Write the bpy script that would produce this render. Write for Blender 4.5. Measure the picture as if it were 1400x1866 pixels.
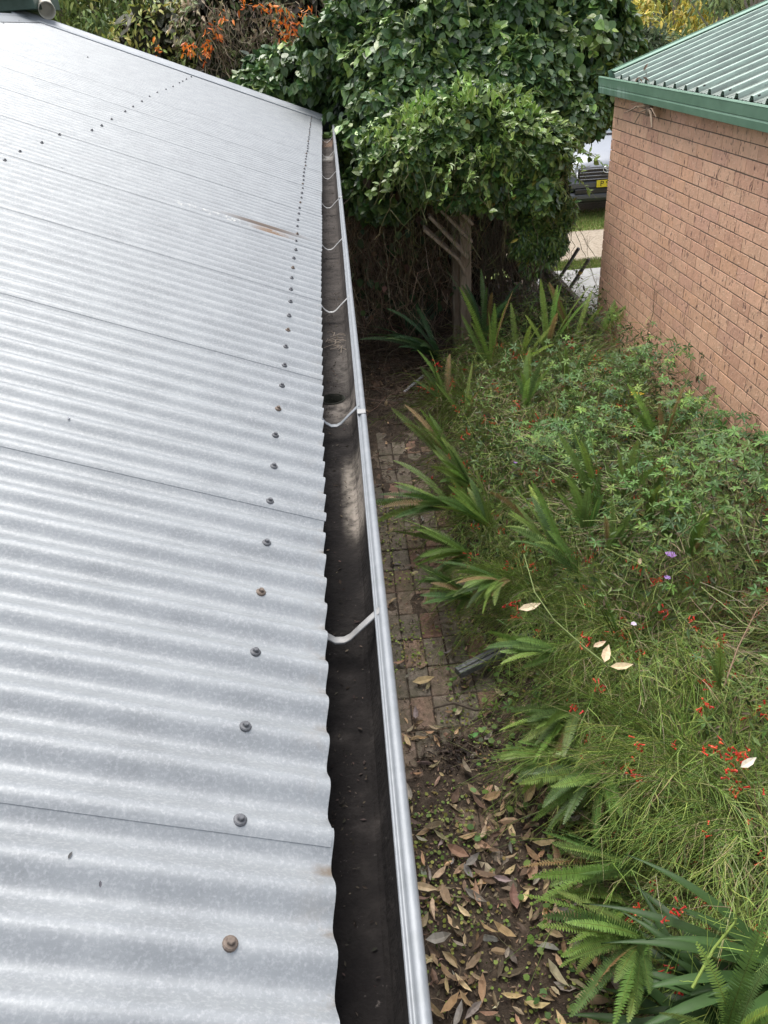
import bpy, math, random
import numpy as np
from mathutils import Matrix, Vector
from mathutils import noise as mn
for o in list(bpy.data.objects): bpy.data.objects.remove(o)
rng = np.random.default_rng(7); random.seed(7)
S = bpy.context.scene; COL = S.collection
R_ = math.radians
# ------------------------------------------------------------ camera
FPX, CX, CY, EYE = 1402.0, 700.0, 933.0, np.array([0, 0, 3.15])
yv = np.array([590-CX, 50-CY, FPX]); yv /= np.linalg.norm(yv)
dv = np.array([870-CX, 3159-CY, FPX]); dv -= yv*dv.dot(yv); dv /= np.linalg.norm(dv)
zv = -dv; xv = np.cross(yv, zv)
RC = np.stack([xv, yv, zv], 1)
cam = bpy.data.cameras.new('camera'); co = bpy.data.objects.new('camera', cam); COL.objects.link(co)
cam.sensor_fit = 'VERTICAL'; cam.sensor_height = 36; cam.lens = FPX/1866*36; cam.clip_start = .05; cam.clip_end = 2000
m = Matrix([list(RC[0]), list(-RC[1]), list(-RC[2])]).transposed().to_4x4(); m.translation = EYE
co.matrix_world = m; S.camera = co
def ray(u, v): return RC.T @ np.array([(u-CX)/FPX, (v-CY)/FPX, 1.0])
def atZ(u, v, z=0.0): d = ray(u, v); return EYE + d*(z-EYE[2])/d[2]
def atX(u, v, x): d = ray(u, v); return EYE + d*x/d[0]
def atY(u, v, y): d = ray(u, v); return EYE + d*y/d[1]
# ------------------------------------------------------------ light
SUN_DIR = Vector((-.20, .36, 1.0)).normalized()
w = bpy.data.worlds.new("World"); S.world = w; w.use_nodes = True
nt = w.node_tree; bg = nt.nodes['Background']
sky = nt.nodes.new('ShaderNodeTexSky'); sky.sky_type = 'NISHITA'; sky.sun_disc = False
sky.sun_elevation = math.asin(SUN_DIR.z); sky.sun_rotation = math.atan2(SUN_DIR.x, SUN_DIR.y)
sky.air_density = 1.0; sky.dust_density = 4.0; sky.ozone_density = 1.0
hs = nt.nodes.new('ShaderNodeHueSaturation'); hs.inputs['Saturation'].default_value = .40; hs.inputs['Value'].default_value = 1.0
nt.links.new(sky.outputs[0], hs.inputs['Color']); nt.links.new(hs.outputs[0], bg.inputs[0]); bg.inputs[1].default_value = .15
sl = bpy.data.lights.new('sun', 'SUN'); sl.energy = 1.4; sl.angle = R_(45); sl.color = (1, .96, .9)
so = bpy.data.objects.new('sun', sl); COL.objects.link(so); so.rotation_euler = SUN_DIR.to_track_quat('Z', 'Y').to_euler(); so.location = (3, 5, 12)
S.view_settings.view_transform = 'Standard'; S.view_settings.look = 'None'; S.view_settings.gamma = 1; S.view_settings.exposure = 1.05
try: S.view_settings.use_curve_mapping = False
except Exception: pass
S.cycles.max_bounces = 5; S.cycles.diffuse_bounces = 3; S.cycles.transmission_bounces = 3; S.cycles.transparent_max_bounces = 4
S.cycles.use_denoising = True
# ------------------------------------------------------------ tagging
def tag(o, label=None, cat=None, group=None, kind=None):
    for k, v in (('label', label), ('category', cat), ('group', group), ('kind', kind)):
        if v: o[k] = v
    return o
def empty(name, loc, label=None, cat=None, group=None):
    o = bpy.data.objects.new(name, None); COL.objects.link(o); o.location = loc; o.empty_display_size = .1
    return tag(o, label, cat, group)
# ------------------------------------------------------------ mesh building
class MB:
    def __init__(s): s.V = []; s.F = []; s.C = []; s.n = 0
    def add(s, V, F, C=None):
        V = np.asarray(V, float).reshape(-1, 3); s.V.append(V)
        if isinstance(F, np.ndarray): s.F.append(F+s.n)
        else:
            by = {}
            for f in F: by.setdefault(len(f), []).append(f)
            for k, fs in by.items(): s.F.append(np.array(fs, dtype=np.int64)+s.n)
        if C is None: C = (.5, .5, .5)
        C = np.asarray(C, float)
        if C.ndim == 1: C = np.tile(C, (len(V), 1))
        s.C.append(C[:, :3]); s.n += len(V); return s
    def box(s, c, sz, rot=None, C=None, bevel=0):
        c = np.array(c, float); h = np.array(sz, float)/2; b = bevel
        if b <= 0:
            V = np.array([[x, y, z] for x in (-1, 1) for y in (-1, 1) for z in (-1, 1)])*h
            F = [(0, 1, 3, 2), (4, 6, 7, 5), (0, 4, 5, 1), (2, 3, 7, 6), (0, 2, 6, 4), (1, 5, 7, 3)]
        else:
            V = []; idx = {}
            for x in (-1, 1):
                for y in (-1, 1):
                    for z in (-1, 1):
                        for a in range(3):
                            p = np.array([x, y, z])*(h-b); p[a] = (x, y, z)[a]*h[a]
                            idx[(x, y, z, a)] = len(V); V.append(p)
            V = np.array(V); F = []
            for a in range(3):
                o1, o2 = [i for i in range(3) if i != a]
                for sgn in (-1, 1):
                    q = []
                    for s1, s2 in ((-1, -1), (1, -1), (1, 1), (-1, 1)):
                        k = [0, 0, 0]; k[a] = sgn; k[o1] = s1; k[o2] = s2; q.append(idx[(*k, a)])
                    F.append(tuple(q))
            for a in range(3):
                o1, o2 = [i for i in range(3) if i != a]
                for s1 in (-1, 1):
                    for s2 in (-1, 1):
                        def K(sa, ax):
                            k = [0, 0, 0]; k[a] = sa; k[o1] = s1; k[o2] = s2; return idx[(*k, ax)]
                        F.append((K(-1, o1), K(1, o1), K(1, o2), K(-1, o2)))
            for x in (-1, 1):
                for y in (-1, 1):
                    for z in (-1, 1): F.append((idx[(x, y, z, 0)], idx[(x, y, z, 1)], idx[(x, y, z, 2)]))
        if rot is not None: V = V @ np.array(rot).T
        return s.add(V+c, F, C)
    def bar(s, p, q, wd, ht, C=None, up=(0, 0, 1), bevel=0):
        p = np.array(p, float); q = np.array(q, float); d = q-p; L = np.linalg.norm(d); d /= L
        a = np.cross(np.array(up, float), d)
        if np.linalg.norm(a) < 1e-4: a = np.cross((1, 0, 0), d)
        a /= np.linalg.norm(a); b = np.cross(d, a)
        return s.box((p+q)/2, (wd, L, ht), np.stack([a, d, b], 1), C, bevel)
    def tube(s, P, r, n=8, C=None, cap=True):
        P = np.asarray(P, float); K = len(P); r = np.broadcast_to(r, (K,)).astype(float)
        T = np.gradient(P, axis=0); T /= np.linalg.norm(T, axis=1)[:, None]+1e-9
        up = np.array((0, 0, 1.)) if abs(T[0][2]) < .9 else np.array((1., 0, 0))
        V = []
        for i in range(K):
            a = np.cross(T[i], up); a /= np.linalg.norm(a)+1e-9; b = np.cross(T[i], a); up = np.cross(a, T[i])
            for j in range(n):
                t = 2*math.pi*j/n; V.append(P[i]+r[i]*(a*math.cos(t)+b*math.sin(t)))
        F = [(i*n+j, i*n+(j+1) % n, (i+1)*n+(j+1) % n, (i+1)*n+j) for i in range(K-1) for j in range(n)]
        if cap: F += [tuple(range(n)), tuple(range((K-1)*n, K*n))]
        return s.add(V, F, C)
    def build(s, name, mat, parent=None, smooth=False, loc=None):
        V = np.concatenate(s.V)
        if loc is not None: V = V-np.array(loc, float)
        elif parent is not None: V = V-np.array(parent.location)
        me = bpy.data.meshes.new(name)
        cnt = np.concatenate([np.full(len(f), f.shape[1]) for f in s.F]); L = np.concatenate([f.ravel() for f in s.F])
        me.vertices.add(len(V)); me.vertices.foreach_set('co', V.ravel().astype(np.float32))
        me.loops.add(len(L)); me.loops.foreach_set('vertex_index', L.astype(np.int32))
        me.polygons.add(len(cnt)); st = np.concatenate([[0], np.cumsum(cnt)[:-1]])
        me.polygons.foreach_set('loop_start', st.astype(np.int32)); me.polygons.foreach_set('loop_total', cnt.astype(np.int32))
        me.polygons.foreach_set('use_smooth', np.full(len(cnt), bool(smooth)))
        C = np.concatenate(s.C); at = me.color_attributes.new('col', 'FLOAT_COLOR', 'POINT')
        at.data.foreach_set('color', np.concatenate([C, np.ones((len(C), 1))], 1).ravel().astype(np.float32))
        me.update(calc_edges=True); me.validate()
        me.materials.append(mat)
        o = bpy.data.objects.new(name, me); COL.objects.link(o)
        if loc is not None: o.location = loc
        if parent is not None: o.parent = parent
        return o
def part(name, mb, mat, parent, smooth=False): return mb.build(name, mat, parent, smooth)
def copy_to(src, loc, rz=0, sc=1, tilt=(0, 0)):
    c = src.copy(); COL.objects.link(c); c.location = loc; c.rotation_euler = (tilt[0], tilt[1], rz); c.scale = (sc, sc, sc)
    for ch in src.children:
        d = ch.copy(); COL.objects.link(d); d.parent = c
    return c
def unit(a): return a/(np.linalg.norm(a, axis=-1, keepdims=True)+1e-9)
def cloud(mb, T, F, pos, d, n, size, col):      # leaves: template T (x side, y along, z normal)
    N = len(pos); d = unit(d); sx = unit(np.cross(d, n)); nn = np.cross(sx, d)
    size = np.broadcast_to(np.asarray(size, float), (N,)) if np.ndim(size) < 2 else size
    if np.ndim(size) == 1: size = np.stack([size]*3, 1)
    V = pos[:, None, :] + T[None, :, 0:1]*size[:, None, 0:1]*sx[:, None, :] + T[None, :, 1:2]*size[:, None, 1:2]*d[:, None, :] + T[None, :, 2:3]*size[:, None, 2:3]*nn[:, None, :]
    k = len(T); off = (np.arange(N)*k)[:, None, None]
    by = {}
    for f in F: by.setdefault(len(f), []).append(f)
    C = np.repeat(np.asarray(col, float), k, axis=0)
    first = True
    for q, fs in by.items():
        A = (np.array(fs)[None]+off).reshape(-1, q)
        if first: mb.add(V.reshape(-1, 3), A, C); base = mb.n-len(V.reshape(-1, 3)); first = False
        else: mb.F.append(A+base)
def tubes(mb, P, r, col, n=3):                    # P (N,K,3), r (N,K)
    N, K, _ = P.shape; T = unit(np.gradient(P, axis=1))
    ref = np.zeros_like(T); ref[..., 2] = 1; ref[np.abs(T[..., 2]) > .95] = (1, 0, 0)
    a = unit(np.cross(T, ref)); b = np.cross(T, a); r = np.broadcast_to(r, (N, K))
    ang = np.arange(n)*2*np.pi/n
    V = P[:, :, None, :]+r[:, :, None, None]*(a[:, :, None, :]*np.cos(ang)[None, None, :, None]+b[:, :, None, :]*np.sin(ang)[None, None, :, None])
    i, k, j = np.meshgrid(np.arange(N), np.arange(K-1), np.arange(n), indexing='ij'); j2 = (j+1) % n; b0 = i*K*n
    A = np.stack([b0+k*n+j, b0+k*n+j2, b0+(k+1)*n+j2, b0+(k+1)*n+j], -1).reshape(-1, 4)
    mb.add(V.reshape(-1, 3), A, np.repeat(np.asarray(col, float), K*n, axis=0))
def palette(N, cols, wts=None, jit=.18):
    cols = np.array(cols, float); i = rng.choice(len(cols), N, p=None if wts is None else np.array(wts)/sum(wts))
    return cols[i]*(1+jit*rng.standard_normal((N, 1))).clip(.5, 1.6)*(1+.06*rng.standard_normal((N, 3)))
# leaf templates
HEART = (np.array([[0, 0, 0], [-.34, .12, .05], [-.42, .38, .04], [-.27, .7, .0], [0, 1, -.1], [.27, .7, 0], [.42, .38, .04], [.34, .12, .05], [0, .4, -.05], [0, .72, -.06]]),
         [(0, 8, 2, 1), (8, 9, 3, 2), (9, 4, 3), (0, 7, 6, 8), (8, 6, 5, 9), (9, 5, 4)])
LANCE = (np.array([[0, 0, 0], [-.15, .3, .04], [-.14, .65, .02], [0, 1, -.12], [.14, .65, .02], [.15, .3, .04], [0, .35, -.02], [0, .68, -.04]]),
         [(0, 6, 1), (6, 7, 2, 1), (7, 3, 2), (0, 5, 6), (6, 5, 4, 7), (7, 4, 3)])
QUADL = (np.array([[0, 0, 0], [-.22, .5, .03], [0, 1, -.06], [.22, .5, .03]]), [(0, 3, 2, 1)])
def rosette(k=5, spread=1.15):
    V = []; F = []
    for i in range(k):
        a = (i-(k-1)/2)*spread; ca, sa = math.cos(a), math.sin(a)
        for x, y, z in ((0, 0, 0), (-.19, .45, .04), (-.12, .8, 0), (0, 1, -.1), (.12, .8, 0), (.19, .45, .04), (0, .5, -.03)):
            V.append((x*ca+y*sa, y*ca-x*sa, z))
        b = 7*i; F += [(b, b+6, b+1), (b+6, b+3, b+2, b+1), (b, b+5, b+6), (b+6, b+5, b+4, b+3)]
    return np.array(V), F
ROS = rosette()
# ------------------------------------------------------------ materials
def mat(name, base=(.5, .5, .5), rough=.6, metal=0.0, attr=False, var=0.0, vscale=5, cols=None, ramp=None, nscale=4, detail=6, bump=0, bscale=20, stretch=None, transl=0, spec=None, ndist=0.0):
    M = bpy.data.materials.new(name); M.use_nodes = True; n = M.node_tree; N = n.nodes; L = n.links; b = N['Principled BSDF']
    b.inputs['Roughness'].default_value = rough; b.inputs['Metallic'].default_value = metal
    if spec is not None: b.inputs['Specular IOR Level'].default_value = spec
    tc = N.new('ShaderNodeNewGeometry'); vec = tc.outputs['Position']
    def mapping(sc):
        mp = N.new('ShaderNodeVectorMath'); mp.operation = 'MULTIPLY'; mp.inputs[1].default_value = sc; L.new(vec, mp.inputs[0]); return mp.outputs[0]
    v0 = mapping(stretch) if stretch else vec
    if attr:
        a = N.new('ShaderNodeAttribute'); a.attribute_name = 'col'; src = a.outputs['Color']
    elif cols:
        nz = N.new('ShaderNodeTexNoise'); nz.inputs['Scale'].default_value = nscale; nz.inputs['Detail'].default_value = detail; nz.inputs['Roughness'].default_value = .65; nz.inputs['Distortion'].default_value = ndist; L.new(v0, nz.inputs['Vector'])
        cr = N.new('ShaderNodeValToRGB'); el = cr.color_ramp.elements
        rp = ramp or [.3+.4*i/(len(cols)-1) for i in range(len(cols))]
        while len(el) < len(cols): el.new(.5)
        for e, p, c in zip(el, rp, cols): e.position = p; e.color = (*c, 1)
        L.new(nz.outputs[0], cr.inputs[0]); src = cr.outputs[0]
    else:
        rgb = N.new('ShaderNodeRGB'); rgb.outputs[0].default_value = (*base, 1); src = rgb.outputs[0]
    if var:
        nz2 = N.new('ShaderNodeTexNoise'); nz2.inputs['Scale'].default_value = vscale; nz2.inputs['Detail'].default_value = 8; L.new(v0, nz2.inputs['Vector'])
        mr = N.new('ShaderNodeMapRange'); mr.inputs[1].default_value = .25; mr.inputs[2].default_value = .75; mr.inputs[3].default_value = 1-var; mr.inputs[4].default_value = 1+var; L.new(nz2.outputs[0], mr.inputs[0])
        vm = N.new('ShaderNodeVectorMath'); vm.operation = 'SCALE'; L.new(src, vm.inputs[0]); L.new(mr.outputs[0], vm.inputs['Scale']); src = vm.outputs[0]
    L.new(src, b.inputs['Base Color'])
    if bump:
        nb = N.new('ShaderNodeTexNoise'); nb.inputs['Scale'].default_value = bscale; nb.inputs['Detail'].default_value = 6; L.new(v0, nb.inputs['Vector'])
        bp = N.new('ShaderNodeBump'); bp.inputs['Strength'].default_value = bump; bp.inputs['Distance'].default_value = .01; L.new(nb.outputs[0], bp.inputs['Height']); L.new(bp.outputs[0], b.inputs['Normal'])
    if transl:
        t = N.new('ShaderNodeBsdfTranslucent'); L.new(src, t.inputs[0]); mx = N.new('ShaderNodeMixShader'); mx.inputs[0].default_value = transl
        L.new(b.outputs[0], mx.inputs[1]); L.new(t.outputs[0], mx.inputs[2]); L.new(mx.outputs[0], N['Material Output'].inputs[0])
    M['src'] = 1
    return M
def nodes(M): return M.node_tree.nodes, M.node_tree.links, M.node_tree.nodes['Principled BSDF']
def mask_box(N, L, sep, ax, lo, hi, soft):
    out = None
    for a, l, h, s in zip(ax, lo, hi, soft):
        c = N.new('ShaderNodeMapRange'); c.interpolation_type = 'SMOOTHSTEP'; c.inputs[1].default_value = (h-l)/2; c.inputs[2].default_value = (h-l)/2-s; c.inputs[3].default_value = 0; c.inputs[4].default_value = 1
        # |x-c|
        sb = N.new('ShaderNodeMath'); sb.operation = 'SUBTRACT'; sb.inputs[1].default_value = (l+h)/2; L.new(sep.outputs[a], sb.inputs[0])
        ab = N.new('ShaderNodeMath'); ab.operation = 'ABSOLUTE'; L.new(sb.outputs[0], ab.inputs[0])
        c.inputs[1].default_value = (h-l)/2-s; c.inputs[2].default_value = (h-l)/2; c.inputs[3].default_value = 1; c.inputs[4].default_value = 0
        L.new(ab.outputs[0], c.inputs[0])
        if out is None: out = c.outputs[0]
        else:
            mu = N.new('ShaderNodeMath'); mu.operation = 'MULTIPLY'; L.new(out, mu.inputs[0]); L.new(c.outputs[0], mu.inputs[1]); out = mu.outputs[0]
    return out
def mixc(N, L, fac, a, b):
    mx = N.new('ShaderNodeMix'); mx.data_type = 'RGBA'; L.new(fac, mx.inputs[0]); L.new(a, mx.inputs[6])
    if isinstance(b, tuple): mx.inputs[7].default_value = (*b, 1)
    else: L.new(b, mx.inputs[7])
    return mx.outputs[2]
def noise_fac(N, L, vec, scale, lo, hi, detail=6):
    nz = N.new('ShaderNodeTexNoise'); nz.inputs['Scale'].default_value = scale; nz.inputs['Detail'].default_value = detail; nz.inputs['Roughness'].default_value = .7; L.new(vec, nz.inputs['Vector'])
    mr = N.new('ShaderNodeMapRange'); mr.inputs[1].default_value = lo; mr.inputs[2].default_value = hi; L.new(nz.outputs[0], mr.inputs[0]); return mr.outputs[0]
def mul(N, L, a, b):
    mu = N.new('ShaderNodeMath'); mu.operation = 'MULTIPLY'; mu.use_clamp = True; L.new(a, mu.inputs[0])
    if isinstance(b, (int, float)): mu.inputs[1].default_value = b
    else: L.new(b, mu.inputs[1])
    return mu.outputs[0]

# ============================================================ corrugated roof house
PITCH = R_(21.5); TP = math.tan(PITCH); EZ = 2.272; EX0 = -.09
kY = np.array([-2, .4, .72, 1.15, 1.74, 2.95, 6.3, 9.9]); kX = np.array([-.076, -.080, -.085, -.088, -.0945, -.1015, -.106, -.113])
def eaveX(y): return float(np.interp(y, kY, kX))
def roofZ(x): return EZ+(EX0-x)*TP
def on_roof(u, v, dz=0.0):
    d = ray(u, v); t = (EZ+dz+EX0*TP-EYE[2])/(d[2]+d[0]*TP); return EYE+d*t
YF = 9.62                                            # far end of the roof
RX = -3.02                                           # ridge
seam0 = atX(606, 1513, -.081)[1]
# galvanised steel
GALV = mat('galvanised_steel', cols=[(.225, .24, .25), (.255, .272, .283), (.285, .302, .312)], ramp=[.35, .52, .68], nscale=9, detail=10, rough=.5, metal=.25, spec=.3, bump=.05, bscale=320)
N, L, b = nodes(GALV)
g = N.new('ShaderNodeNewGeometry'); sep = N.new('ShaderNodeSeparateXYZ'); L.new(g.outputs['Position'], sep.inputs[0])
src = b.inputs['Base Color'].links[0].from_socket
st = N.new('ShaderNodeVectorMath'); st.operation = 'MULTIPLY'; st.inputs[1].default_value = (18, 300, 18); L.new(g.outputs['Position'], st.inputs[0])
src = mixc(N, L, mul(N, L, noise_fac(N, L, st.outputs[0], 1, .35, .75), .12), src, (.40, .415, .43))
src = mixc(N, L, mul(N, L, noise_fac(N, L, g.outputs['Position'], 190, .48, .70), .5), src, (.46, .47, .485))
src = mixc(N, L, mul(N, L, noise_fac(N, L, g.outputs['Position'], 75, .56, .72), .4), src, (.18, .19, .20))
# tiny lichen specks
src = mixc(N, L, mul(N, L, noise_fac(N, L, g.outputs['Position'], 150, .72, .76), .5), src, (.17, .15, .13))
# brown dirt spots at the eave edge
ph_ = N.new('ShaderNodeMath'); ph_.operation = 'MULTIPLY_ADD'; ph_.inputs[1].default_value = 2*math.pi/.0762; ph_.inputs[2].default_value = -seam0*2*math.pi/.0762+math.pi+.5; L.new(sep.outputs[1], ph_.inputs[0])
cs_ = N.new('ShaderNodeMath'); cs_.operation = 'COSINE'; L.new(ph_.outputs[0], cs_.inputs[0]); vr_ = N.new('ShaderNodeMapRange'); vr_.inputs[1].default_value = .55; vr_.inputs[2].default_value = .95; L.new(cs_.outputs[0], vr_.inputs[0])
ed = mask_box(N, L, sep, (0,), (-.114,), (-.05,), (.020,))
src = mixc(N, L, mul(N, L, mul(N, L, mul(N, L, ed, vr_.outputs[0]), noise_fac(N, L, g.outputs['Position'], 13, .44, .62)), .85), src, (.15, .115, .08))
src = mixc(N, L, mul(N, L, mul(N, L, mask_box(N, L, sep, (0,), (-.15,), (-.05,), (.05,)), noise_fac(N, L, g.outputs['Position'], 16, .5, .8)), .4), src, (.28, .25, .21))
# two rust streaks along the valleys
pa, pb = on_roof(410, 381), on_roof(535, 436); pc, pd = on_roof(445, 408), on_roof(533, 440)
y1 = seam0+round(((pa[1]+pb[1])/2-seam0)/.0762)*.0762-.012; y2 = y1-.0762
jag = noise_fac(N, L, g.outputs['Position'], 25, .3, .52)
src = mixc(N, L, mul(N, L, mask_box(N, L, sep, (0, 1), (pa[0]-.05, y1-.012), (-.12, y1+.012), (.2, .006)), .9), src, (.10, .07, .05))
src = mixc(N, L, mul(N, L, mask_box(N, L, sep, (0, 1), (pc[0], y2-.020), (-.20, y2+.020), (.12, .010)), jag), src, (.2, .13, .08))
src = mixc(N, L, mul(N, L, mask_box(N, L, sep, (0, 1), (pc[0]-.35, y2-.05), (pc[0]+.05, y2+.04), (.1, .03)), noise_fac(N, L, g.outputs['Position'], 30, .5, .65)), src, (.65, .64, .6))
# scuffs
pe = on_roof(160, 293)
src = mixc(N, L, mul(N, L, mask_box(N, L, sep, (0, 1), (pe[0]-.3, pe[1]-.06), (pe[0]+.2, pe[1]+.06), (.15, .05)), noise_fac(N, L, st.outputs[0], .3, .45, .7)), src, (.26, .27, .28))
L.new(src, b.inputs['Base Color'])
# roughness variation
mr = N.new('ShaderNodeMapRange'); mr.inputs[3].default_value = .35; mr.inputs[4].default_value = .50; L.new(noise_fac(N, L, g.outputs['Position'], 40, .3, .7), mr.inputs[0]); L.new(mr.outputs[0], b.inputs['Roughness'])
TRIM = mat('zinc_trim', cols=[(.175, .19, .20), (.20, .215, .23), (.225, .24, .255)], nscale=30, detail=6, rough=.5, metal=.3, bump=.05, bscale=120)
TRIMD = mat('zinc_trim_lap_side', cols=[(.20, .20, .20), (.34, .34, .33)], nscale=30, rough=.55, metal=.2)
SCREW = mat('screw_steel', cols=[(.07, .072, .08), (.15, .155, .165)], nscale=60, rough=.55, metal=.2)
RUSTS = mat('rusty_screw', cols=[(.10, .075, .06), (.2, .16, .13)], nscale=80, rough=.7, metal=.2)

house = empty('corrugated_roof_house', (-2.0, 4.5, 0), 'house with long pale galvanised corrugated iron roof along the left', 'house')
PCH = .0762; AMP = .0092
sheetW = 10*PCH
k0 = math.floor((-1.6-seam0)/sheetW); yy0 = seam0+k0*sheetW; ki = 0
while yy0 < YF:
    ya = yy0-PCH*.22; yb = min(yy0+sheetW+PCH*.1, YF)
    ys = np.arange(0, int(round((yb-ya)/PCH*12))+1)*(PCH/12)+ya
    ys = ys[ys <= YF+.001]
    if len(ys) < 3: break
    ns = 14; mb = MB(); V = []
    dzs = .0011*(1-(ys-ya)/(yb-ya)) ; off = random.uniform(-.0025, .0025)
    for j, y in enumerate(ys):
        x0 = eaveX(y)+off
        ph = 2*math.pi*(y-seam0)/PCH
        c = AMP*math.cos(ph+math.pi*.0)
        for i in range(ns):
            t = (i/(ns-1)); x = x0+(RX-x0)*t
            n1 = 0.0012*mn.noise(Vector((x*1.3, y*2.0, 3)))+.0025*mn.noise(Vector((x*.5, y*.35, 9)))
            h = c+dzs[j]+n1
            V.append((x+h*math.sin(PITCH), y, roofZ(x)+h*math.cos(PITCH)))
    A = []
    nj = len(ys)
    for j in range(nj-1):
        for i in range(ns-1): a = j*ns+i; A.append((a, a+ns, a+ns+1, a+1))
    V = np.array(V); nv = len(V); low = V-np.array([0, 0, .0009])
    mb.add(V, A); mb.add(low, [f[::-1] for f in A])
    # edge strips
    mb.add(np.concatenate([V[::ns], low[::ns]]), [(j, j+nj, j+nj+1, j+1) for j in range(nj-1)])
    mb.add(np.concatenate([V[:ns], low[:ns]]), [(j, j+1, j+ns+1, j+ns) for j in range(ns-1)])
    mb.add(np.concatenate([V[-ns:], low[-ns:]]), [(j, j+ns, j+ns+1, j+1) for j in range(ns-1)])
    part('roof_sheet', mb, GALV, house, smooth=True)
    yy0 += sheetW; ki += 1
# screws: washer, flange, hex head
def screw_mb(p):
    mb = MB(); nrm = np.array([math.sin(PITCH), 0, math.cos(PITCH)]); t1 = np.array([math.cos(PITCH), 0, -math.sin(PITCH)]); t2 = np.array([0, 1., 0])
    def ring(n, prof, rot=0):
        V = []; F = []
        for r, z in prof:
            for j in range(n):
                a = 2*math.pi*j/n+rot; V.append(p+nrm*z+(t1*math.cos(a)+t2*math.sin(a))*r)
        for i in range(len(prof)-1):
            for j in range(n): F.append((i*n+j, i*n+(j+1) % n, (i+1)*n+(j+1) % n, (i+1)*n+j))
        F.append(tuple(range((len(prof)-1)*n, len(prof)*n))); mb.add(V, F)
    ring(14, [(.0085, -.003), (.0088, .0015), (.0075, .003), (.0058, .0034)])
    ring(6, [(.0046, .003), (.0046, .0075), (.0036, .0084)], random.random())
    return mb
crest = lambda y: seam0+round((y-seam0)/PCH)*PCH
kys = [.5, .8, 1.1, 1.7, 2.7, 4, 10]; kxs = [-.195, -.2, -.202, -.206, -.211, -.22, -.225]
y = crest(atX(415, 1650, -.195)[1]) - 4*2*PCH; q = 0
rn = np.array([math.sin(PITCH), 0, math.cos(PITCH)])
while y < YF-.1:
    x = np.interp(y, kys, kxs)+random.uniform(-.003, .003)
    p = np.array([x, y+random.uniform(-.002, .002), roofZ(x)])+rn*AMP*1.0
    part('roof_screw', screw_mb(p), RUSTS if q % 9 in (4, 8) else SCREW, house); y += 2*PCH; q += 1
for u, v in [(370,131),(359,137),(348,142),(340,146),(333,150),(327,153),(315,160),(301,166),(287,171),(274,178),(257,188),(243,197),(228,206),(205,220),(186,232),(165,242),(107,250),(75,265),(39,280),(7,298),(-40,320),(159,107),(53,38),(37,41),(7,45)]:
    p = on_roof(u, v); p[1] = crest(p[1]); p[2] = roofZ(p[0]); part('roof_screw', screw_mb(p+rn*AMP), SCREW, house)
# barge capping at the far end: flat strip raised on the sheet, with a dashed shadow gap, and a drop at the back
mb = MB(); V = []
prof = [(-.15, .003), (-.148, .010), (-.03, .016), (.02, .045), (.095, .045), (.097, .04), (.097, -.14)]
for x in (EX0+.04, RX-.1):
    for dy, dz in prof: V.append((x, YF+dy, roofZ(x)+AMP+dz))
n = len(prof); mb.add(V, [(i, i+1, n+i+1, n+i) for i in range(n-1)]); part('barge_capping', mb, mat('barge_zinc', cols=[(.25, .27, .29), (.33, .35, .37)], nscale=7, rough=.5, metal=.2, bump=.05, bscale=100), house)
mb = MB(); mb.bar((EX0+.0, YF+.06, roofZ(EX0)-.09), (RX, YF+.06, roofZ(RX)-.09), .03, .16); part('barge_board', mb, mat('grey_timber', cols=[(.16, .16, .16), (.28, .28, .27)], nscale=8, rough=.8), house)
# gutter
GX1, GZ = .022, 2.268; XB, ZF = -.175, 2.268-.095
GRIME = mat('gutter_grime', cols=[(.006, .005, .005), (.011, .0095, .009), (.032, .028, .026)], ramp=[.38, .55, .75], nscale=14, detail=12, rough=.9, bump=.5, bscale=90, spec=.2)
N, L, b = nodes(GRIME); g = N.new('ShaderNodeNewGeometry'); sep = N.new('ShaderNodeSeparateXYZ'); L.new(g.outputs['Position'], sep.inputs[0])
src = b.inputs['Base Color'].links[0].from_socket
pal = noise_fac(N, L, g.outputs['Position'], 30, .36, .62, 10)
def patch(u, v, rx, ry, colr, k=1.0, sc=30, soft=.6):
    global src
    p = atZ(u, v, ZF)
    mk = mask_box(N, L, sep, (0, 1), (p[0]-rx, p[1]-ry), (p[0]+rx, p[1]+ry), (rx*soft, ry*soft))
    src = mixc(N, L, mul(N, L, mul(N, L, mk, noise_fac(N, L, g.outputs['Position'], sc, .36, .58, 10)), k), src, colr)
# far half of the gutter is dustier and greyer
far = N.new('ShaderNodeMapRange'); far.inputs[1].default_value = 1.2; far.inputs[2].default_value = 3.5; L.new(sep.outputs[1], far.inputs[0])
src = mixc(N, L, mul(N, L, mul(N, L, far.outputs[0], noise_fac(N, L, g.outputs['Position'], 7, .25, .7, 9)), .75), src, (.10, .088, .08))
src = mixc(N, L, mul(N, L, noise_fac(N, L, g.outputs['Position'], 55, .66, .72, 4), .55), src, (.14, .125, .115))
patch(648, 905, .040, .24, (.19, .17, .145), 1.0, 34); patch(655, 930, .025, .15, (.27, .24, .21), .8, 60)
patch(625, 750, .08, .10, (.19, .17, .15), .9, 18); patch(640, 660, .08, .3, (.11, .10, .09), .8)
patch(600, 262, .1, .35, (.2, .13, .09), .9, 3); patch(600, 288, .1, .22, (.3, .29, .27), .8, 6)
patch(600, 235, .1, .9, (.16, .16, .16), .9, 8)
L.new(src, b.inputs['Base Color'])
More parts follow.
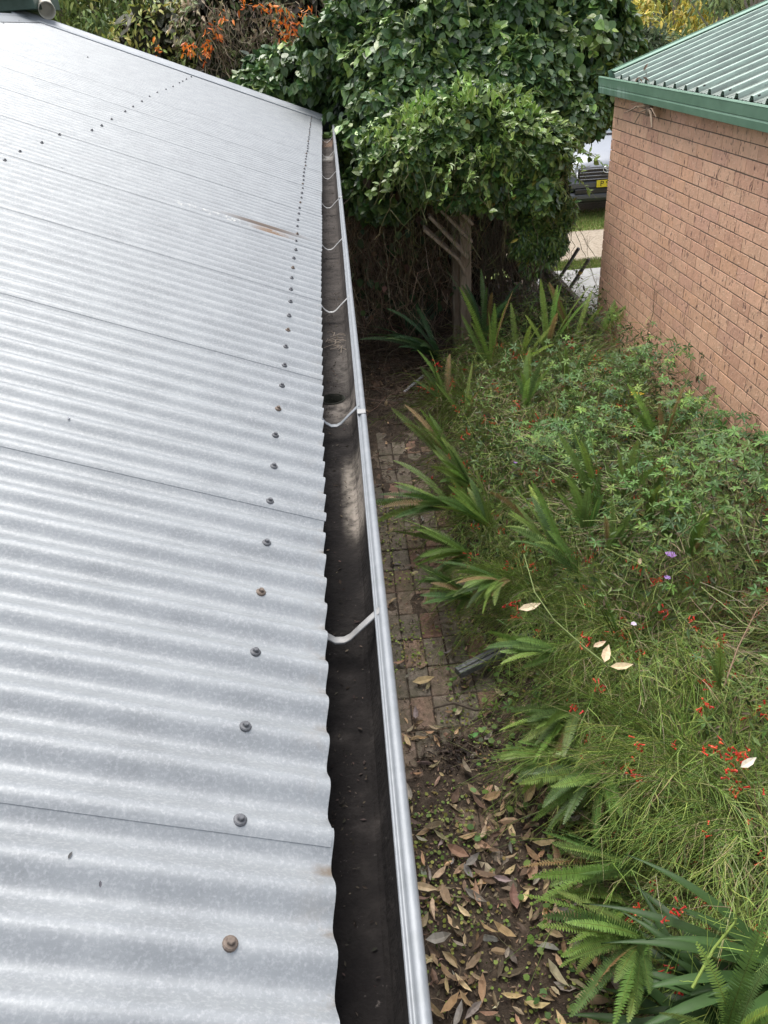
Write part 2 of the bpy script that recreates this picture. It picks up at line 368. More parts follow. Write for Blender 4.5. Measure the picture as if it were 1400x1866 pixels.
def extrude_y(mb, prof, y0, y1, nseg=1, wob=0.0):
    n = len(prof); V = []
    for k in range(nseg+1):
        y = y0+(y1-y0)*k/nseg; wx = wob*mn.noise(Vector((y*.9, 1.7, 4)))
        for x, z in prof: V.append((x+wx, y, z))
    mb.add(V, [(k*n+i, (k+1)*n+i, (k+1)*n+i+1, k*n+i+1) for k in range(nseg) for i in range(n-1)])
YG = YF+.10
gut = empty('gutter', (0, 4.5, 2.17)); gut.parent = house; gut.location = (2.0, 0, 2.17)
def gpart(name, mb, mt, smooth=False):
    o = mb.build(name, mt, None, smooth, loc=None); o.parent = gut
    o.location = (0, -4.5, -2.17); return o
mb = MB()
# inner bed with a round outlet cut out of it
OC = atZ(614, 727, ZF); OR = .036
bed = [(XB, GZ+.02), (XB, ZF+.004), (XB+.01, ZF)]
extrude_y(mb, bed, -1.8, YG)
extrude_y(mb, [(-.03, ZF), (-.022, ZF+.006), (-.010, ZF+.035), (.0, GZ-.006)], -1.8, YG, 24)
# floor in strips around the hole
xa, xb = XB+.01, -.03; sq = OR*1.25; cxh = max(xa+sq+.004, min(OC[0], xb-sq-.001)); cyh = OC[1]
for (u0, u1, v0, v1) in ((xa, xb, -1.8, cyh-sq), (xa, xb, cyh+sq, YG), (xa, cxh-sq, cyh-sq, cyh+sq), (cxh+sq, xb, cyh-sq, cyh+sq)):
    mb.add([(u0, v0, ZF), (u1, v0, ZF), (u1, v1, ZF), (u0, v1, ZF)], [(0, 1, 2, 3)])
V = []; nn = 32
for j in range(nn):
    a = 2*math.pi*j/nn; c_, s_ = math.cos(a), math.sin(a); mx_ = max(abs(c_), abs(s_))
    V.append((cxh+OR*c_, cyh+OR*s_, ZF-.001)); V.append((cxh+sq*c_/mx_, cyh+sq*s_/mx_, ZF))
mb.add(V, [(2*j, 2*j+1, (2*j+3) % (2*nn), (2*j+2) % (2*nn)) for j in range(nn)])
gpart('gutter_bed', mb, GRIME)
mb = MB()                                             # outlet spout
V = []
for r, z in ((OR+.004, ZF+.002), (OR, ZF+.003), (OR, ZF-.12)):
    for j in range(nn): a = 2*math.pi*j/nn; V.append((cxh+r*math.cos(a), cyh+r*math.sin(a), z))
mb.add(V, [(i*nn+j, i*nn+(j+1) % nn, (i+1)*nn+(j+1) % nn, (i+1)*nn+j) for i in range(2) for j in range(nn)])
mb.add([(cxh+OR*math.cos(2*math.pi*j/nn), cyh+OR*math.sin(2*math.pi*j/nn), ZF-.06) for j in range(nn)], [tuple(range(nn))])
gpart('outlet', mb, mat('outlet_hole_shade', cols=[(.012, .013, .010), (.04, .042, .035)], nscale=40, rough=.9, spec=.1), True)  # near-black colour paints the shade down the hole onto spout and disc
mb = MB()                                             # front face, lip and bead
arc = [(.0125+.0085*math.cos(t), GZ-.003+.0065*math.sin(t)) for t in np.linspace(math.pi, -.9*math.pi/2, 9)]
groove = [(-.004, GZ-.012), (-.004, GZ-.004), (-.001, GZ-.001), (.0005, GZ-.004)]
extrude_y(mb, groove+arc+[(GX1-.004, GZ-.02), (GX1-.012, GZ-.05), (GX1-.03, GZ-.085), (GX1-.045, ZF-.003), (-.035, ZF-.003)], -1.8, YG, 60, .0015)
gpart('gutter_front', mb, TRIM, True)
for y in (1.9, 5.0, 7.6):
    mb = MB(); mb.bar((-.003, y, GZ+.0035), (GX1-.002, y, GZ+.0035), .028, .003, bevel=.001); gpart('gutter_joint_strip', mb, TRIMD)
mb = MB(); mb.add([(XB, YG, ZF-.002), (GX1-.04, YG, ZF-.002), (GX1-.002, YG, GZ-.01), (GX1-.002, YG, GZ), (XB, YG, GZ)], [(0, 1, 2, 3, 4)])
mb.box((-.075, YG+.003, GZ-.0), (.2, .006, .01)); gpart('gutter_end', mb, TRIMD)
kb = [(693, 1115), (655, 738), (633, 540), (624, 432), (618, 360), (613, 310), (610, 273), (607, 247)]
for i, (u, v) in enumerate(kb):
    p = atZ(u, v, GZ); y = p[1]
    for yy in ([y-1.03, y] if i == 0 else [y]):
        P = [(.006, yy+.004, GZ-.001), (-.004, yy, GZ-.008), (-.03, yy-.004, GZ-.030), (-.050, yy-.007, GZ-.048), (-.062, yy-.008, GZ-.054), (-.078, yy-.007, GZ-.054), (-.092, yy-.002, GZ-.046), (-.105, yy+.006, GZ-.03), (-.13, yy+.015, GZ-.012), (-.16, yy+.02, GZ+.0)]
        mb = MB(); P = np.array(P); P = P+np.array([0, random.uniform(-.004, .004), 0]); wv = .0105; V = []
        for q_ in P:
            for dy, dz in ((-wv, 0), (-wv*.6, .0022), (wv*.6, .0022), (wv, 0), (0, -.0015)): V.append(q_+np.array([0, dy, dz]))
        mb.add(V, [(k*5+j, k*5+(j+1) % 5, (k+1)*5+(j+1) % 5, (k+1)*5+j) for k in range(len(P)-1) for j in range(5)])
        gpart('gutter_bracket', mb, TRIMD if i != 1 else TRIM, True)
n = 1500; T, F = QUADL; mb = MB(); gx = rng.uniform(XB+.06, -.032, n); gy = rng.uniform(.2, 9.4, n)**1; pos = np.stack([gx, gy, np.full(n, ZF+.003)], 1)
cloud(mb, T, F, pos, rng.normal(0, 1, (n, 3))*[1, 1, .2], rng.normal(0, .4, (n, 3))+np.array([0, 0, 1]), rng.uniform(.002, .007, n)*rng.choice([1, 1, 2.0], n), palette(n, [(.02, .017, .014), (.045, .036, .03), (.10, .08, .06), (.16, .13, .10)], (4, 4, 1.5, .7)))
for _ in range(26):
    c = np.array([rng.uniform(-.12, -.04), rng.uniform(.5, 9.3), ZF+.004]); k = 30; cloud(mb, T, F, c+rng.normal(0, 1, (k, 3))*[.012, .03, .002], rng.normal(0, 1, (k, 3))*[1, 1, .3], rng.normal(0, .4, (k, 3))+np.array([0, 0, 1]), rng.uniform(.003, .009, k), palette(k, [(.03, .025, .02), (.06, .05, .04)]))
o_ = mb.build('silt', mat('silt', attr=True, rough=.9, spec=.1), None); o_.parent = gut; o_.location = (0, -4.5, -2.17)
# walls, eaves lining and fascia under the roof
WPAINT = mat('cream_render', cols=[(.42, .40, .35), (.55, .52, .46)], nscale=3, rough=.85, bump=.1, bscale=50)
mb = MB(); mb.box((-3.3, 4.1, 1.05), (5.5, 10.6, 2.1)); part('wall', mb, WPAINT, house)
mb = MB(); mb.box((-.19, 3.9, 2.17), (.022, 11.6, .17)); part('fascia', mb, WPAINT, house)
# far slope of the roof beyond the ridge and the ridge cap
mb = MB(); V = []; ys = np.arange(-1.6, YF, PCH/6)
for y in ys:
    c = AMP*math.cos(2*math.pi*(y-seam0)/PCH)
    V += [(RX, y, roofZ(RX)+c), (RX-3.0, y, roofZ(RX)-3.0*TP+c)]
mb.add(V, [(2*j, 2*j+2, 2*j+3, 2*j+1) for j in range(len(ys)-1)]); part('back_roof_slope', mb, GALV, house, True)
mb = MB(); extrude_y(mb, [(RX-.16, roofZ(RX)-.16*TP+.014), (RX-.03, roofZ(RX)+.01), (RX, roofZ(RX)+.035), (RX+.03, roofZ(RX)+.01), (RX+.16, roofZ(RX)-.16*TP+.014)], -1.6, YF+.08); part('ridge_cap', mb, TRIM, house)
# the green-edged upper roof at the top left and the cream pipe end
GREEN = mat('green_steel', cols=[(.055, .16, .095), (.075, .21, .13)], nscale=6, rough=.35, metal=.1, var=.12, vscale=30)
up = empty('upper_roof_block', (-3.9, 9.7, 3.3), 'dark green fascia box with pale capping above the roof in the top left corner', 'roof edge')
DGREEN = mat('dark_green_fascia', cols=[(.03, .06, .045), (.055, .095, .075)], nscale=9, rough=.5)
g0 = atY(-120, 24, 9.45); g1 = atY(62, 18, 9.45)
zb = (g0[2]+g1[2])/2
mb = MB(); mb.box(((g1[0]-5)/2, 9.95, zb+.05), (g1[0]+5, .9, .12), bevel=.006); part('fascia', mb, DGREEN, up)
mb = MB(); mb.bar((g1[0]+.0, 9.9, zb+.135), (-5.0, 9.9, zb+.12), 1.1, .018, bevel=.004); part('capping', mb, mat('pale_capping', base=(.5, .55, .52), rough=.4), up)
mb = MB(); mb.box(((g1[0]-5)/2-.05, 10.0, zb-.2), (g1[0]+4.8, .6, .38)); part('upstand_wall', mb, DGREEN, up)
pp = atY(86, 19, 9.62)
pipe = empty('ridge_pipe', tuple(pp), 'short cream round pipe end lying at the top of the roof ridge', 'pipe')
mb = MB(); d = unit(np.array([-.28, .75, .22])); q = pp+d*.75; ax = unit(np.cross(d, (0, 0, 1))); bx_ = np.cross(ax, d); V = []
rr = .083; nn2 = 28; prof = [(rr*.93, .0), (rr, .0), (rr, .03), (rr*.96, .04), (rr*.96, .9)]
inner = [(rr*.93, 0), (rr*.86, .14), (0.001, .142)]
for pr in (prof, inner):
    V = [pp+d*t+(ax*math.cos(2*math.pi*j/nn2)+bx_*math.sin(2*math.pi*j/nn2))*r for r, t in pr for j in range(nn2)]
    mb.add(V, [(i*nn2+j, i*nn2+(j+1) % nn2, (i+1)*nn2+(j+1) % nn2, (i+1)*nn2+j) for i in range(len(pr)-1) for j in range(nn2)])
part('pipe_body', mb, mat('cream_plastic', cols=[(.42, .39, .32), (.55, .52, .45)], nscale=10, rough=.5), pipe, True)
# leaf and dirt specks lying on the roof
for (u, v, s, c, lb) in [(124, 764, .016, (.25, .26, .29), 'small grey curl of bark lying on the lower roof sheet'), (183, 1618, .010, (.05, .05, .06), 'tiny dark speck of leaf on the roof near the nearest screw'),
                     (124, 1565, .010, (.06, .06, .06), 'tiny dark speck on the roof above the lower speck'), (113, 307, .03, (.06, .055, .05), 'small dark leaf scrap on the roof below the upper screw row')]:
    p = on_roof(u, v, AMP+.002); mb = MB(); T, F = LANCE
    cloud(mb, T, F, np.array([p]), np.array([[random.uniform(-.3, .3), 1, 0]]), np.array([rn]), np.array([s]), np.array([c]))
    o = mb.build('roof_debris', mat('debris', attr=True, rough=.8), None, loc=tuple(p)); tag(o, lb, 'debris')
# cut twigs lying in the gutter
mb = MB()
for k in range(14):
    c = atZ(608+random.uniform(-12, 16), 625+random.uniform(-18, 14), ZF+.006); a = random.uniform(0, 6.28); l = random.uniform(.015, .04)
    mb.tube([c-np.array([math.cos(a), math.sin(a), 0])*l, c+np.array([.004, .003, .006]), c+np.array([math.cos(a+.4), math.sin(a+.4), .1])*l], .0011, 4, (.3, .25, .2))
tag(mb.build('dry_twigs', mat('twig', attr=True, rough=.9), None, loc=tuple(atZ(608, 625, ZF))), 'few thin dry twigs lying in the gutter bed', 'twigs')

# ============================================================ ground
def sheet(name, pts, z, M, kind='structure'):
    mb = MB(); mb.add([(x, y, z) for x, y in pts], [tuple(range(len(pts)))]); return tag(mb.build(name, M, None), kind=kind)
GRASSG = mat('grass_ground', cols=[(.06, .09, .03), (.10, .14, .045), (.17, .17, .08)], nscale=3, detail=12, rough=.95, bump=.8, bscale=40)
sheet('ground', [(-400, -100), (400, -100), (400, 600), (-400, 600)], -.10, GRASSG)
SOIL = mat('soil', cols=[(.03, .021, .015), (.065, .047, .032), (.13, .096, .065)], ramp=[.35, .52, .7], nscale=16, detail=12, rough=.95, bump=1, bscale=90)
def soilh(x, y):
    v = mn.fractal(Vector((x*1.7, y*1.7, 2.3)), 1, 2, 5)*.02+mn.noise(Vector((x*9, y*9, 1)))*.007
    near = min(1, max(0, (3.15-y)/1.0)); right = min(1, max(0, (x-(.40+.03*y))/.25)); fr = min(1, max(0, (y-4.6)/1.6))
    return -.014+v*.8+.020*near+.028*right+.018*fr
mb = MB(); xs = np.arange(-.6, 2.6, .035); ys = np.arange(-.6, 10.6, .035); V = [(x, y, soilh(x, y)) for y in ys for x in xs]; nx = len(xs)
A = np.array([(j*nx+i, j*nx+i+1, (j+1)*nx+i+1, (j+1)*nx+i) for j in range(len(ys)-1) for i in range(nx-1)])
mb.add(V, A); tag(mb.build('garden_soil', SOIL, None, True), kind='structure')
PAVE = mat('paver_brick', attr=True, var=.4, vscale=30, rough=.85, bump=.8, bscale=70)
N, L, b = nodes(PAVE); g = N.new('ShaderNodeNewGeometry'); src = b.inputs['Base Color'].links[0].from_socket
src = mixc(N, L, mul(N, L, noise_fac(N, L, g.outputs['Position'], 7, .42, .64, 10), .75), src, (.085, .082, .042))
src = mixc(N, L, mul(N, L, noise_fac(N, L, g.outputs['Position'], 60, .6, .68, 10), .8), src, (.02, .017, .014))
L.new(src, b.inputs['Base Color'])
mb = MB()
for i in range(11):
    for j in range(46):
        x = -.42+i*.1245+random.uniform(-.003, .003); y = -.4+j*.237+random.uniform(-.004, .004)
        if x > .72: continue
        c = np.array(random.choice([(.22, .16, .12), (.195, .155, .12), (.25, .145, .105), (.18, .15, .118), (.22, .18, .14), (.24, .16, .115)]))*random.uniform(.7, 1.15)
        t = (random.uniform(-.006, .008), random.uniform(-.01, .01)); rot = Matrix.Rotation(t[0], 3, 'X') @ Matrix.Rotation(t[1], 3, 'Y') @ Matrix.Rotation(random.uniform(-.02, .02), 3, 'Z')
        mb.box((x, y, -.028+random.uniform(-.004, .003)), (.118, .230, .05), np.array(rot), c, bevel=.005)
tag(mb.build('path', PAVE, None), kind='structure')
# beyond the brick building: slab, grass, gravel drive
CONC = mat('concrete', cols=[(.22, .22, .215), (.31, .31, .30)], nscale=4, detail=10, rough=.85, bump=.15, bscale=60)
GRAV = mat('gravel', cols=[(.18, .145, .10), (.30, .25, .19), (.38, .33, .26)], nscale=22, detail=10, rough=.95, bump=.8, bscale=80)
GRS2 = mat('lawn', cols=[(.10, .15, .03), (.17, .24, .055), (.26, .26, .11)], nscale=7, detail=10, rough=.95, bump=.8, bscale=60)
sheet('concrete_slab', [(2.55, 8.0), (9, 8.0), (9, 10.95), (2.55, 10.95)], .004, CONC)
sheet('lawn_ground', [(1.0, 10.95), (14, 10.95), (14, 17.5), (1.0, 17.5)], -.03, GRS2)
sheet('gravel_drive', [(1.0, 11.45), (14, 11.45), (14, 13.35), (1.0, 13.2)], -.012, GRAV)
sheet('parking_gravel', [(2.0, 14.6), (14, 14.6), (14, 24), (2.0, 24)], -.012, GRAV)
# lawn grass blades
def blades(name, x0, x1, y0, y1, n, h, cols):
    pos = np.stack([rng.uniform(x0, x1, n), rng.uniform(y0, y1, n), np.full(n, -.03)], 1)
    d = np.stack([rng.normal(0, .45, n), rng.normal(0, .45, n), np.ones(n)], 1); nr = np.stack([rng.normal(0, 1, n), rng.normal(0, 1, n), np.zeros(n)], 1)
    mb = MB(); sz = rng.uniform(.5, 1.2, n)*h; cloud(mb, *QUADL, pos, d, nr, np.stack([sz*.35, sz, sz], 1), palette(n, cols)); o = mb.build(name, LEAFM, None); tag(o, kind='stuff'); return o
LEAFM = mat('leaf', attr=True, rough=.5, transl=.22, spec=.35)
GLOSSL = mat('glossy_leaf', attr=True, rough=.34, transl=.15, spec=.55)
tag(blades('lawn_grass', 2.6, 6.2, 10.98, 11.5, 9000, .06, [(.12, .2, .04), (.2, .27, .07), (.25, .24, .1)]), 'short bright green grass strip beside the concrete slab', 'grass')
tag(blades('lawn_grass', 2.6, 7.5, 13.2, 14.7, 16000, .07, [(.12, .2, .04), (.2, .27, .07), (.27, .25, .1)]), 'green and straw coloured grass between gravel drive and car', 'grass')

# ============================================================ brick building
BX, BYF, BH = 2.45, 7.38, 2.52
bb = empty('brick_building', (BX+2.5, 3.0, 0), 'salmon brick outbuilding with green ribbed steel roof on the right', 'building')
BRICK = mat('salmon_brick', attr=True, var=.12, vscale=16, rough=.88, bump=.35, bscale=45)
N, L, b = nodes(BRICK); g = N.new('ShaderNodeNewGeometry'); src = b.inputs['Base Color'].links[0].from_socket
st = N.new('ShaderNodeVectorMath'); st.operation = 'MULTIPLY'; st.inputs[1].default_value = (50, 50, 15); L.new(g.outputs['Position'], st.inputs[0])
gouge = noise_fac(N, L, st.outputs[0], 1, .61, .66, 2)
st2 = N.new('ShaderNodeVectorMath'); st2.operation = 'MULTIPLY'; st2.inputs[1].default_value = (28, 28, 60); L.new(g.outputs['Position'], st2.inputs[0])
crk = noise_fac(N, L, st2.outputs[0], 1, .56, .66, 4)
src = mixc(N, L, mul(N, L, crk, .5), src, (.80, .56, .40))
src = mixc(N, L, mul(N, L, gouge, .85), src, (.09, .05, .045))
L.new(src, b.inputs['Base Color'])
bp = N.new('ShaderNodeBump'); bp.inputs['Strength'].default_value = .5; bp.inputs['Distance'].default_value = .004; bp.invert = True
oldb = b.inputs['Normal'].links[0].from_socket; L.new(oldb, bp.inputs['Normal'])
ad = N.new('ShaderNodeMath'); ad.operation = 'SUBTRACT'; L.new(gouge, ad.inputs[0]); L.new(crk, ad.inputs[1]); L.new(ad.outputs[0], bp.inputs['Height']); L.new(bp.outputs[0], b.inputs['Normal'])
mb = MB(); CH = .0862; LB = .240
def bc():
    c = np.array(random.choice([(.68, .405, .27), (.69, .42, .28), (.67, .395, .265), (.70, .425, .285), (.62, .355, .24), (.67, .39, .25), (.64, .37, .26)])); return c*random.uniform(.92, 1.05)
for r in range(29):
    z = .043+r*CH
    o_ = 0 if r % 2 else LB/2
    y = BYF-o_
    if o_: mb.box((BX+.055, BYF-.115/2+random.uniform(-.002, .002), z), (.11, .118, .0792), None, bc(), bevel=.0018); y = BYF-LB/2
    while y > -2.2:
        mb.box((BX+.055+random.uniform(-.0006, .0006), y-.1181, z+random.uniform(-.001, .001)), (.11, .2362, .0792), None, bc(), bevel=.0018); y -= LB
    x = BX+.13+(LB/2 if r % 2 else 0)*.0
    while x < BX+5:
        mb.box((x+.1155, BYF-.055-.004, z), (.2345, .10, .0795), None, bc(), bevel=.0025); x += LB
part('brick_wall', mb, BRICK, bb)
mb = MB(); mb.box((BX+.055, (BYF-2.2)/2-.03, 1.25), (.1055, BYF+2.0, 2.49)); mb.box((BX+2.6, BYF-.06, 1.25), (4.9, .086, 2.49))
part('mortar', mb, mat('mortar', cols=[(.11, .08, .058), (.16, .12, .088)], nscale=15, rough=.95), bb)
# gutter
GT, GB = 2.645, 2.515; GXo = 2.325; GYe = 7.47
mb = MB(); pr = [(BX-.01, GT-.02), (BX-.01, GB+.003), (GXo+.012, GB), (GXo+.004, GB+.004), (GXo, GB+.045), (GXo+.004, GB+.055), (GXo, GB+.06), (GXo-.004, GB+.115), (GXo-.006, GT-.008), (GXo, GT), (GXo+.012, GT), (GXo+.014, GT-.012)]
extrude_y(mb, pr, -2.2, GYe, 30, .002); mb.add([(x, GYe, z) for x, z in pr], [tuple(range(len(pr)))])
GGUT = mat('green_gutter', cols=[(.11, .205, .14), (.145, .25, .175)], nscale=4, rough=.45, metal=.1, var=.1, vscale=12)
N, L, b = nodes(GGUT); g = N.new('ShaderNodeNewGeometry'); sep = N.new('ShaderNodeSeparateXYZ'); L.new(g.outputs['Position'], sep.inputs[0]); src = b.inputs['Base Color'].links[0].from_socket
st = N.new('ShaderNodeVectorMath'); st.operation = 'MULTIPLY'; st.inputs[1].default_value = (10, 14, 2); L.new(g.outputs['Position'], st.inputs[0])
low = mask_box(N, L, sep, (1, 2), (6.5, GB-.03), (8.2, GB+.10), (.5, .05))
src = mixc(N, L, mul(N, L, low, noise_fac(N, L, st.outputs[0], 1, .45, .6)), src, (.25, .36, .30)); L.new(src, b.inputs['Base Color'])
gg = part('green_gutter', mb, GGUT, bb)
mb = MB()
for k in range(34):
    y = 6.9-k*.078; mb.box((GXo-.0025, y, GB+.066), (.006, .024, .0055))
mb.build('overflow_slots', mat('slot_dark', base=(.012, .02, .016), rough=.8), gg).location = (0, 0, 0)
bpy.data.objects['overflow_slots'].location = -Vector(bb.location)*0
o = bpy.data.objects['overflow_slots']; me = o.data
mb = MB(); mb.box((GXo-.004, 4.95, (GT+GB)/2-.002), (.010, .05, GT-GB-.012), bevel=.002); mb.build('gutter_joint', GREEN, gg)
# ribbed roof
RS = math.tan(R_(18.3)); R0x, R0z = 2.40, 2.635; RYF = 7.33
RROOF = mat('green_roof_steel', cols=[(.33, .44, .37), (.39, .50, .43)], ramp=[.35, .65], nscale=3, rough=.5, metal=.0, spec=.35, var=.1, vscale=25)
N, L, b = nodes(RROOF); g = N.new('ShaderNodeNewGeometry'); src = b.inputs['Base Color'].links[0].from_socket
st = N.new('ShaderNodeVectorMath'); st.operation = 'MULTIPLY'; st.inputs[1].default_value = (4, 26, 4); L.new(g.outputs['Position'], st.inputs[0])
src = mixc(N, L, mul(N, L, noise_fac(N, L, st.outputs[0], 1, .40, .62, 8), .65), src, (.20, .235, .21))
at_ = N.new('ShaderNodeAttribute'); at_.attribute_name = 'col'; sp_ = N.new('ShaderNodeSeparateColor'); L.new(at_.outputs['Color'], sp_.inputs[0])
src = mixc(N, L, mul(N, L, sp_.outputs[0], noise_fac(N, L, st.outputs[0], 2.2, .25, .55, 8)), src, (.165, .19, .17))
src = mixc(N, L, mul(N, L, noise_fac(N, L, g.outputs['Position'], 45, .6, .7, 8), .6), src, (.09, .11, .09))
L.new(src, b.inputs['Base Color'])
per = .19; cross = [(0, 0), (.014, .030), (.045, .030), (.059, 0), (.10, .0), (.105, .004), (.112, .004), (.117, 0), (.145, 0), (.15, .004), (.157, .004), (.162, 0)]
V = []; k = 0; ysx = []
y = RYF
while y > -2.2:
    for dy, dz in cross: ysx.append((y-dy, dz))
    y -= per
for yq, dz in ysx:
    for x in (R0x, R0x+1.6, R0x+3.2): V.append((x, yq, R0z+(x-R0x)*RS+dz))
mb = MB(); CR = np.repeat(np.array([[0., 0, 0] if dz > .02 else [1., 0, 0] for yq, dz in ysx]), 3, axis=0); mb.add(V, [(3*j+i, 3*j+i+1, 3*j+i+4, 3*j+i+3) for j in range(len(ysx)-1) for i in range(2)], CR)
lowv = np.array(V)-np.array([0, 0, .0012]); mb.add(lowv, [(3*j+i, 3*j+i+3, 3*j+i+4, 3*j+i+1) for j in range(len(ysx)-1) for i in range(2)])
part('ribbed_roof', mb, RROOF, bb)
mb = MB(); mb.add([(R0x+3.2, RYF, R0z+3.2*RS), (R0x+6.4, RYF, R0z), (R0x+6.4, -2.2, R0z), (R0x+3.2, -2.2, R0z+3.2*RS)], [(0, 1, 2, 3)]); part('rear_roof', mb, RROOF, bb)
mb = MB(); mb.bar((R0x+.02, RYF+.055, R0z+.045), (R0x+3.25, RYF+.055, R0z+.045+3.23*RS), .10, .008, bevel=.002)
mb.bar((R0x+.02, RYF+.108, R0z-.05), (R0x+3.25, RYF+.108, R0z-.05+3.23*RS), .006, .2)
part('barge_cap', mb, mat('pale_green_trim', cols=[(.17, .29, .21), (.22, .35, .26)], nscale=6, rough=.35), bb)
mb = MB(); mb.bar((R0x+.03, RYF+.010, R0z+.018), (R0x+3.25, RYF+.010, R0z+.018+3.22*RS), .012, .045); part('barge_shadow_strip', mb, mat('barge_shadow_dark', base=(.03, .05, .045), rough=.6), bb)  # dark bar standing in for the shadow line beneath the barge cap
for u, v in ((1284, 157), (1331, 165), (1384, 175)):
    d = ray(u, v); t = (R0z+.03-RS*R0x-EYE[2])/(d[2]-d[0]*RS); p = EYE+d*t; mb = MB(); mb.tube([p, p+np.array([-.003, 0, .009])], .008, 8); part('roof_screw', mb, mat('dark_screw', base=(.07, .08, .07)), bb)
mb = MB(); mb.box((BX+2.6, 2.6, 2.56), (5.0, 9.4, .04)); part('ceiling', mb, WPAINT, bb)
# dead twig snagged under the gutter
tw = atX(1183, 198, GXo+.04); TW = mat('dead_wood', cols=[(.13, .09, .06), (.26, .2, .14)], nscale=30, rough=.9)
mb = MB()
for (u, v), r in (((1138, 206), .007), ((1157, 224), .006), ((1188, 233), .011), ((1160, 198), .005), ((1150, 190), .003), ((1196, 214), .004)):
    e = atX(u, v, GXo-.03); mid = (tw+e)/2+np.array([random.uniform(-.02, .02), 0, .03]); mb.tube([tw, mid, e], [r*1.3, r, r*.5], 6)
mb.tube([tw+np.array([.03, 0, .05]), tw, tw+np.array([0, 0, -.05])], .02, 7)
for k in range(12):
    a = rng.normal(0, .05, 3); mb.tube([tw+a*.4, tw+a+np.array([0, 0, -.02])], .003, 4)
tag(mb.build('dead_twig', TW, None, loc=tuple(tw)), 'brown dead twigs sticking out under the green gutter on the brick wall', 'twigs')
# small dry leaf on the green gutter
p = atX(1171, 144, GXo+.02); mb = MB(); T, F = LANCE; n = 5
cloud(mb, T, F, np.tile(p+np.array([0, 0, .02]), (n, 1))+rng.normal(0, .012, (n, 3)), rng.normal(0, 1, (n, 3)), rng.normal(0, 1, (n, 3))+np.array([0, 0, 1]), np.full(n, .06), palette(n, [(.2, .12, .08), (.3, .22, .15)]))
tag(mb.build('dry_leaves', LEAFM, None, loc=tuple(p)), 'crumpled brown leaves caught on the lip of the green gutter', 'leaves')

# low timber edging beyond the brick corner, with wire mesh
lw = empty('low_timber_wall', (2.42, 8.4, 0), 'low weathered dark timber garden wall running on from the brick corner', 'wall')
TIMB = mat('weathered_timber', cols=[(.075, .065, .055), (.15, .135, .115), (.24, .22, .19)], nscale=6, detail=10, rough=.9, stretch=(6, 1, 6), bump=.5, bscale=20)
for k in range(3):
    mb = MB(); mb.box((2.405+.004*k, 8.30, .10+.19*k), (.06, 2.3, .18), bevel=.006); part('sleeper', mb, TIMB, lw)
for y in (7.7, 8.6, 9.3):
    mb = MB(); mb.box((2.37, y, .30), (.04, .08, .60), bevel=.004); part('stake', mb, TIMB, lw)
mb = MB()
for k in range(34): y = 7.5+k*.055; mb.tube([(2.36, y, .25), (2.36, y+.01, .64)], .0012, 4)
for k in range(8): z = .27+k*.052; mb.tube([(2.36, 7.5, z), (2.36, 9.35, z+.01)], .0012, 4)
part('wire_mesh', mb, mat('wire', base=(.3, .3, .3), rough=.5, metal=.5), lw)
POLE = mat('grey_pole', cols=[(.07, .075, .08), (.13, .135, .14)], nscale=20, rough=.6)
for (u0, v0, u1, v1, Y0, Y1, lb) in ((1000, 538, 1055, 452, 9.6, 9.2, 'left of two dark grey poles leaning beside the concrete slab'), (1018, 556, 1074, 472, 9.3, 8.8, 'right of two dark grey poles leaning, with a small yellow mark')):
    a = atY(u0, v0, Y0); c = atY(u1, v1, Y1); ln = (c-a); a = a-ln*((a[2]-0.02)/ln[2]) if a[2] > .02 else a
    e = empty('leaning_pole', tuple(a), lb, 'pole', 'dark poles leaning by the slab'); mb = MB(); mb.bar(a, c, .035, .035, bevel=.006); part('pole_shaft', mb, POLE, e)
    if 'yellow' in lb:
        t = a+(c-a)*.72; t2 = a+(c-a)*.77; mb = MB(); mb.bar(t, t2, .0365, .0365); part('yellow_mark', mb, mat('yellow_tape', base=(.4, .32, .03)), e)

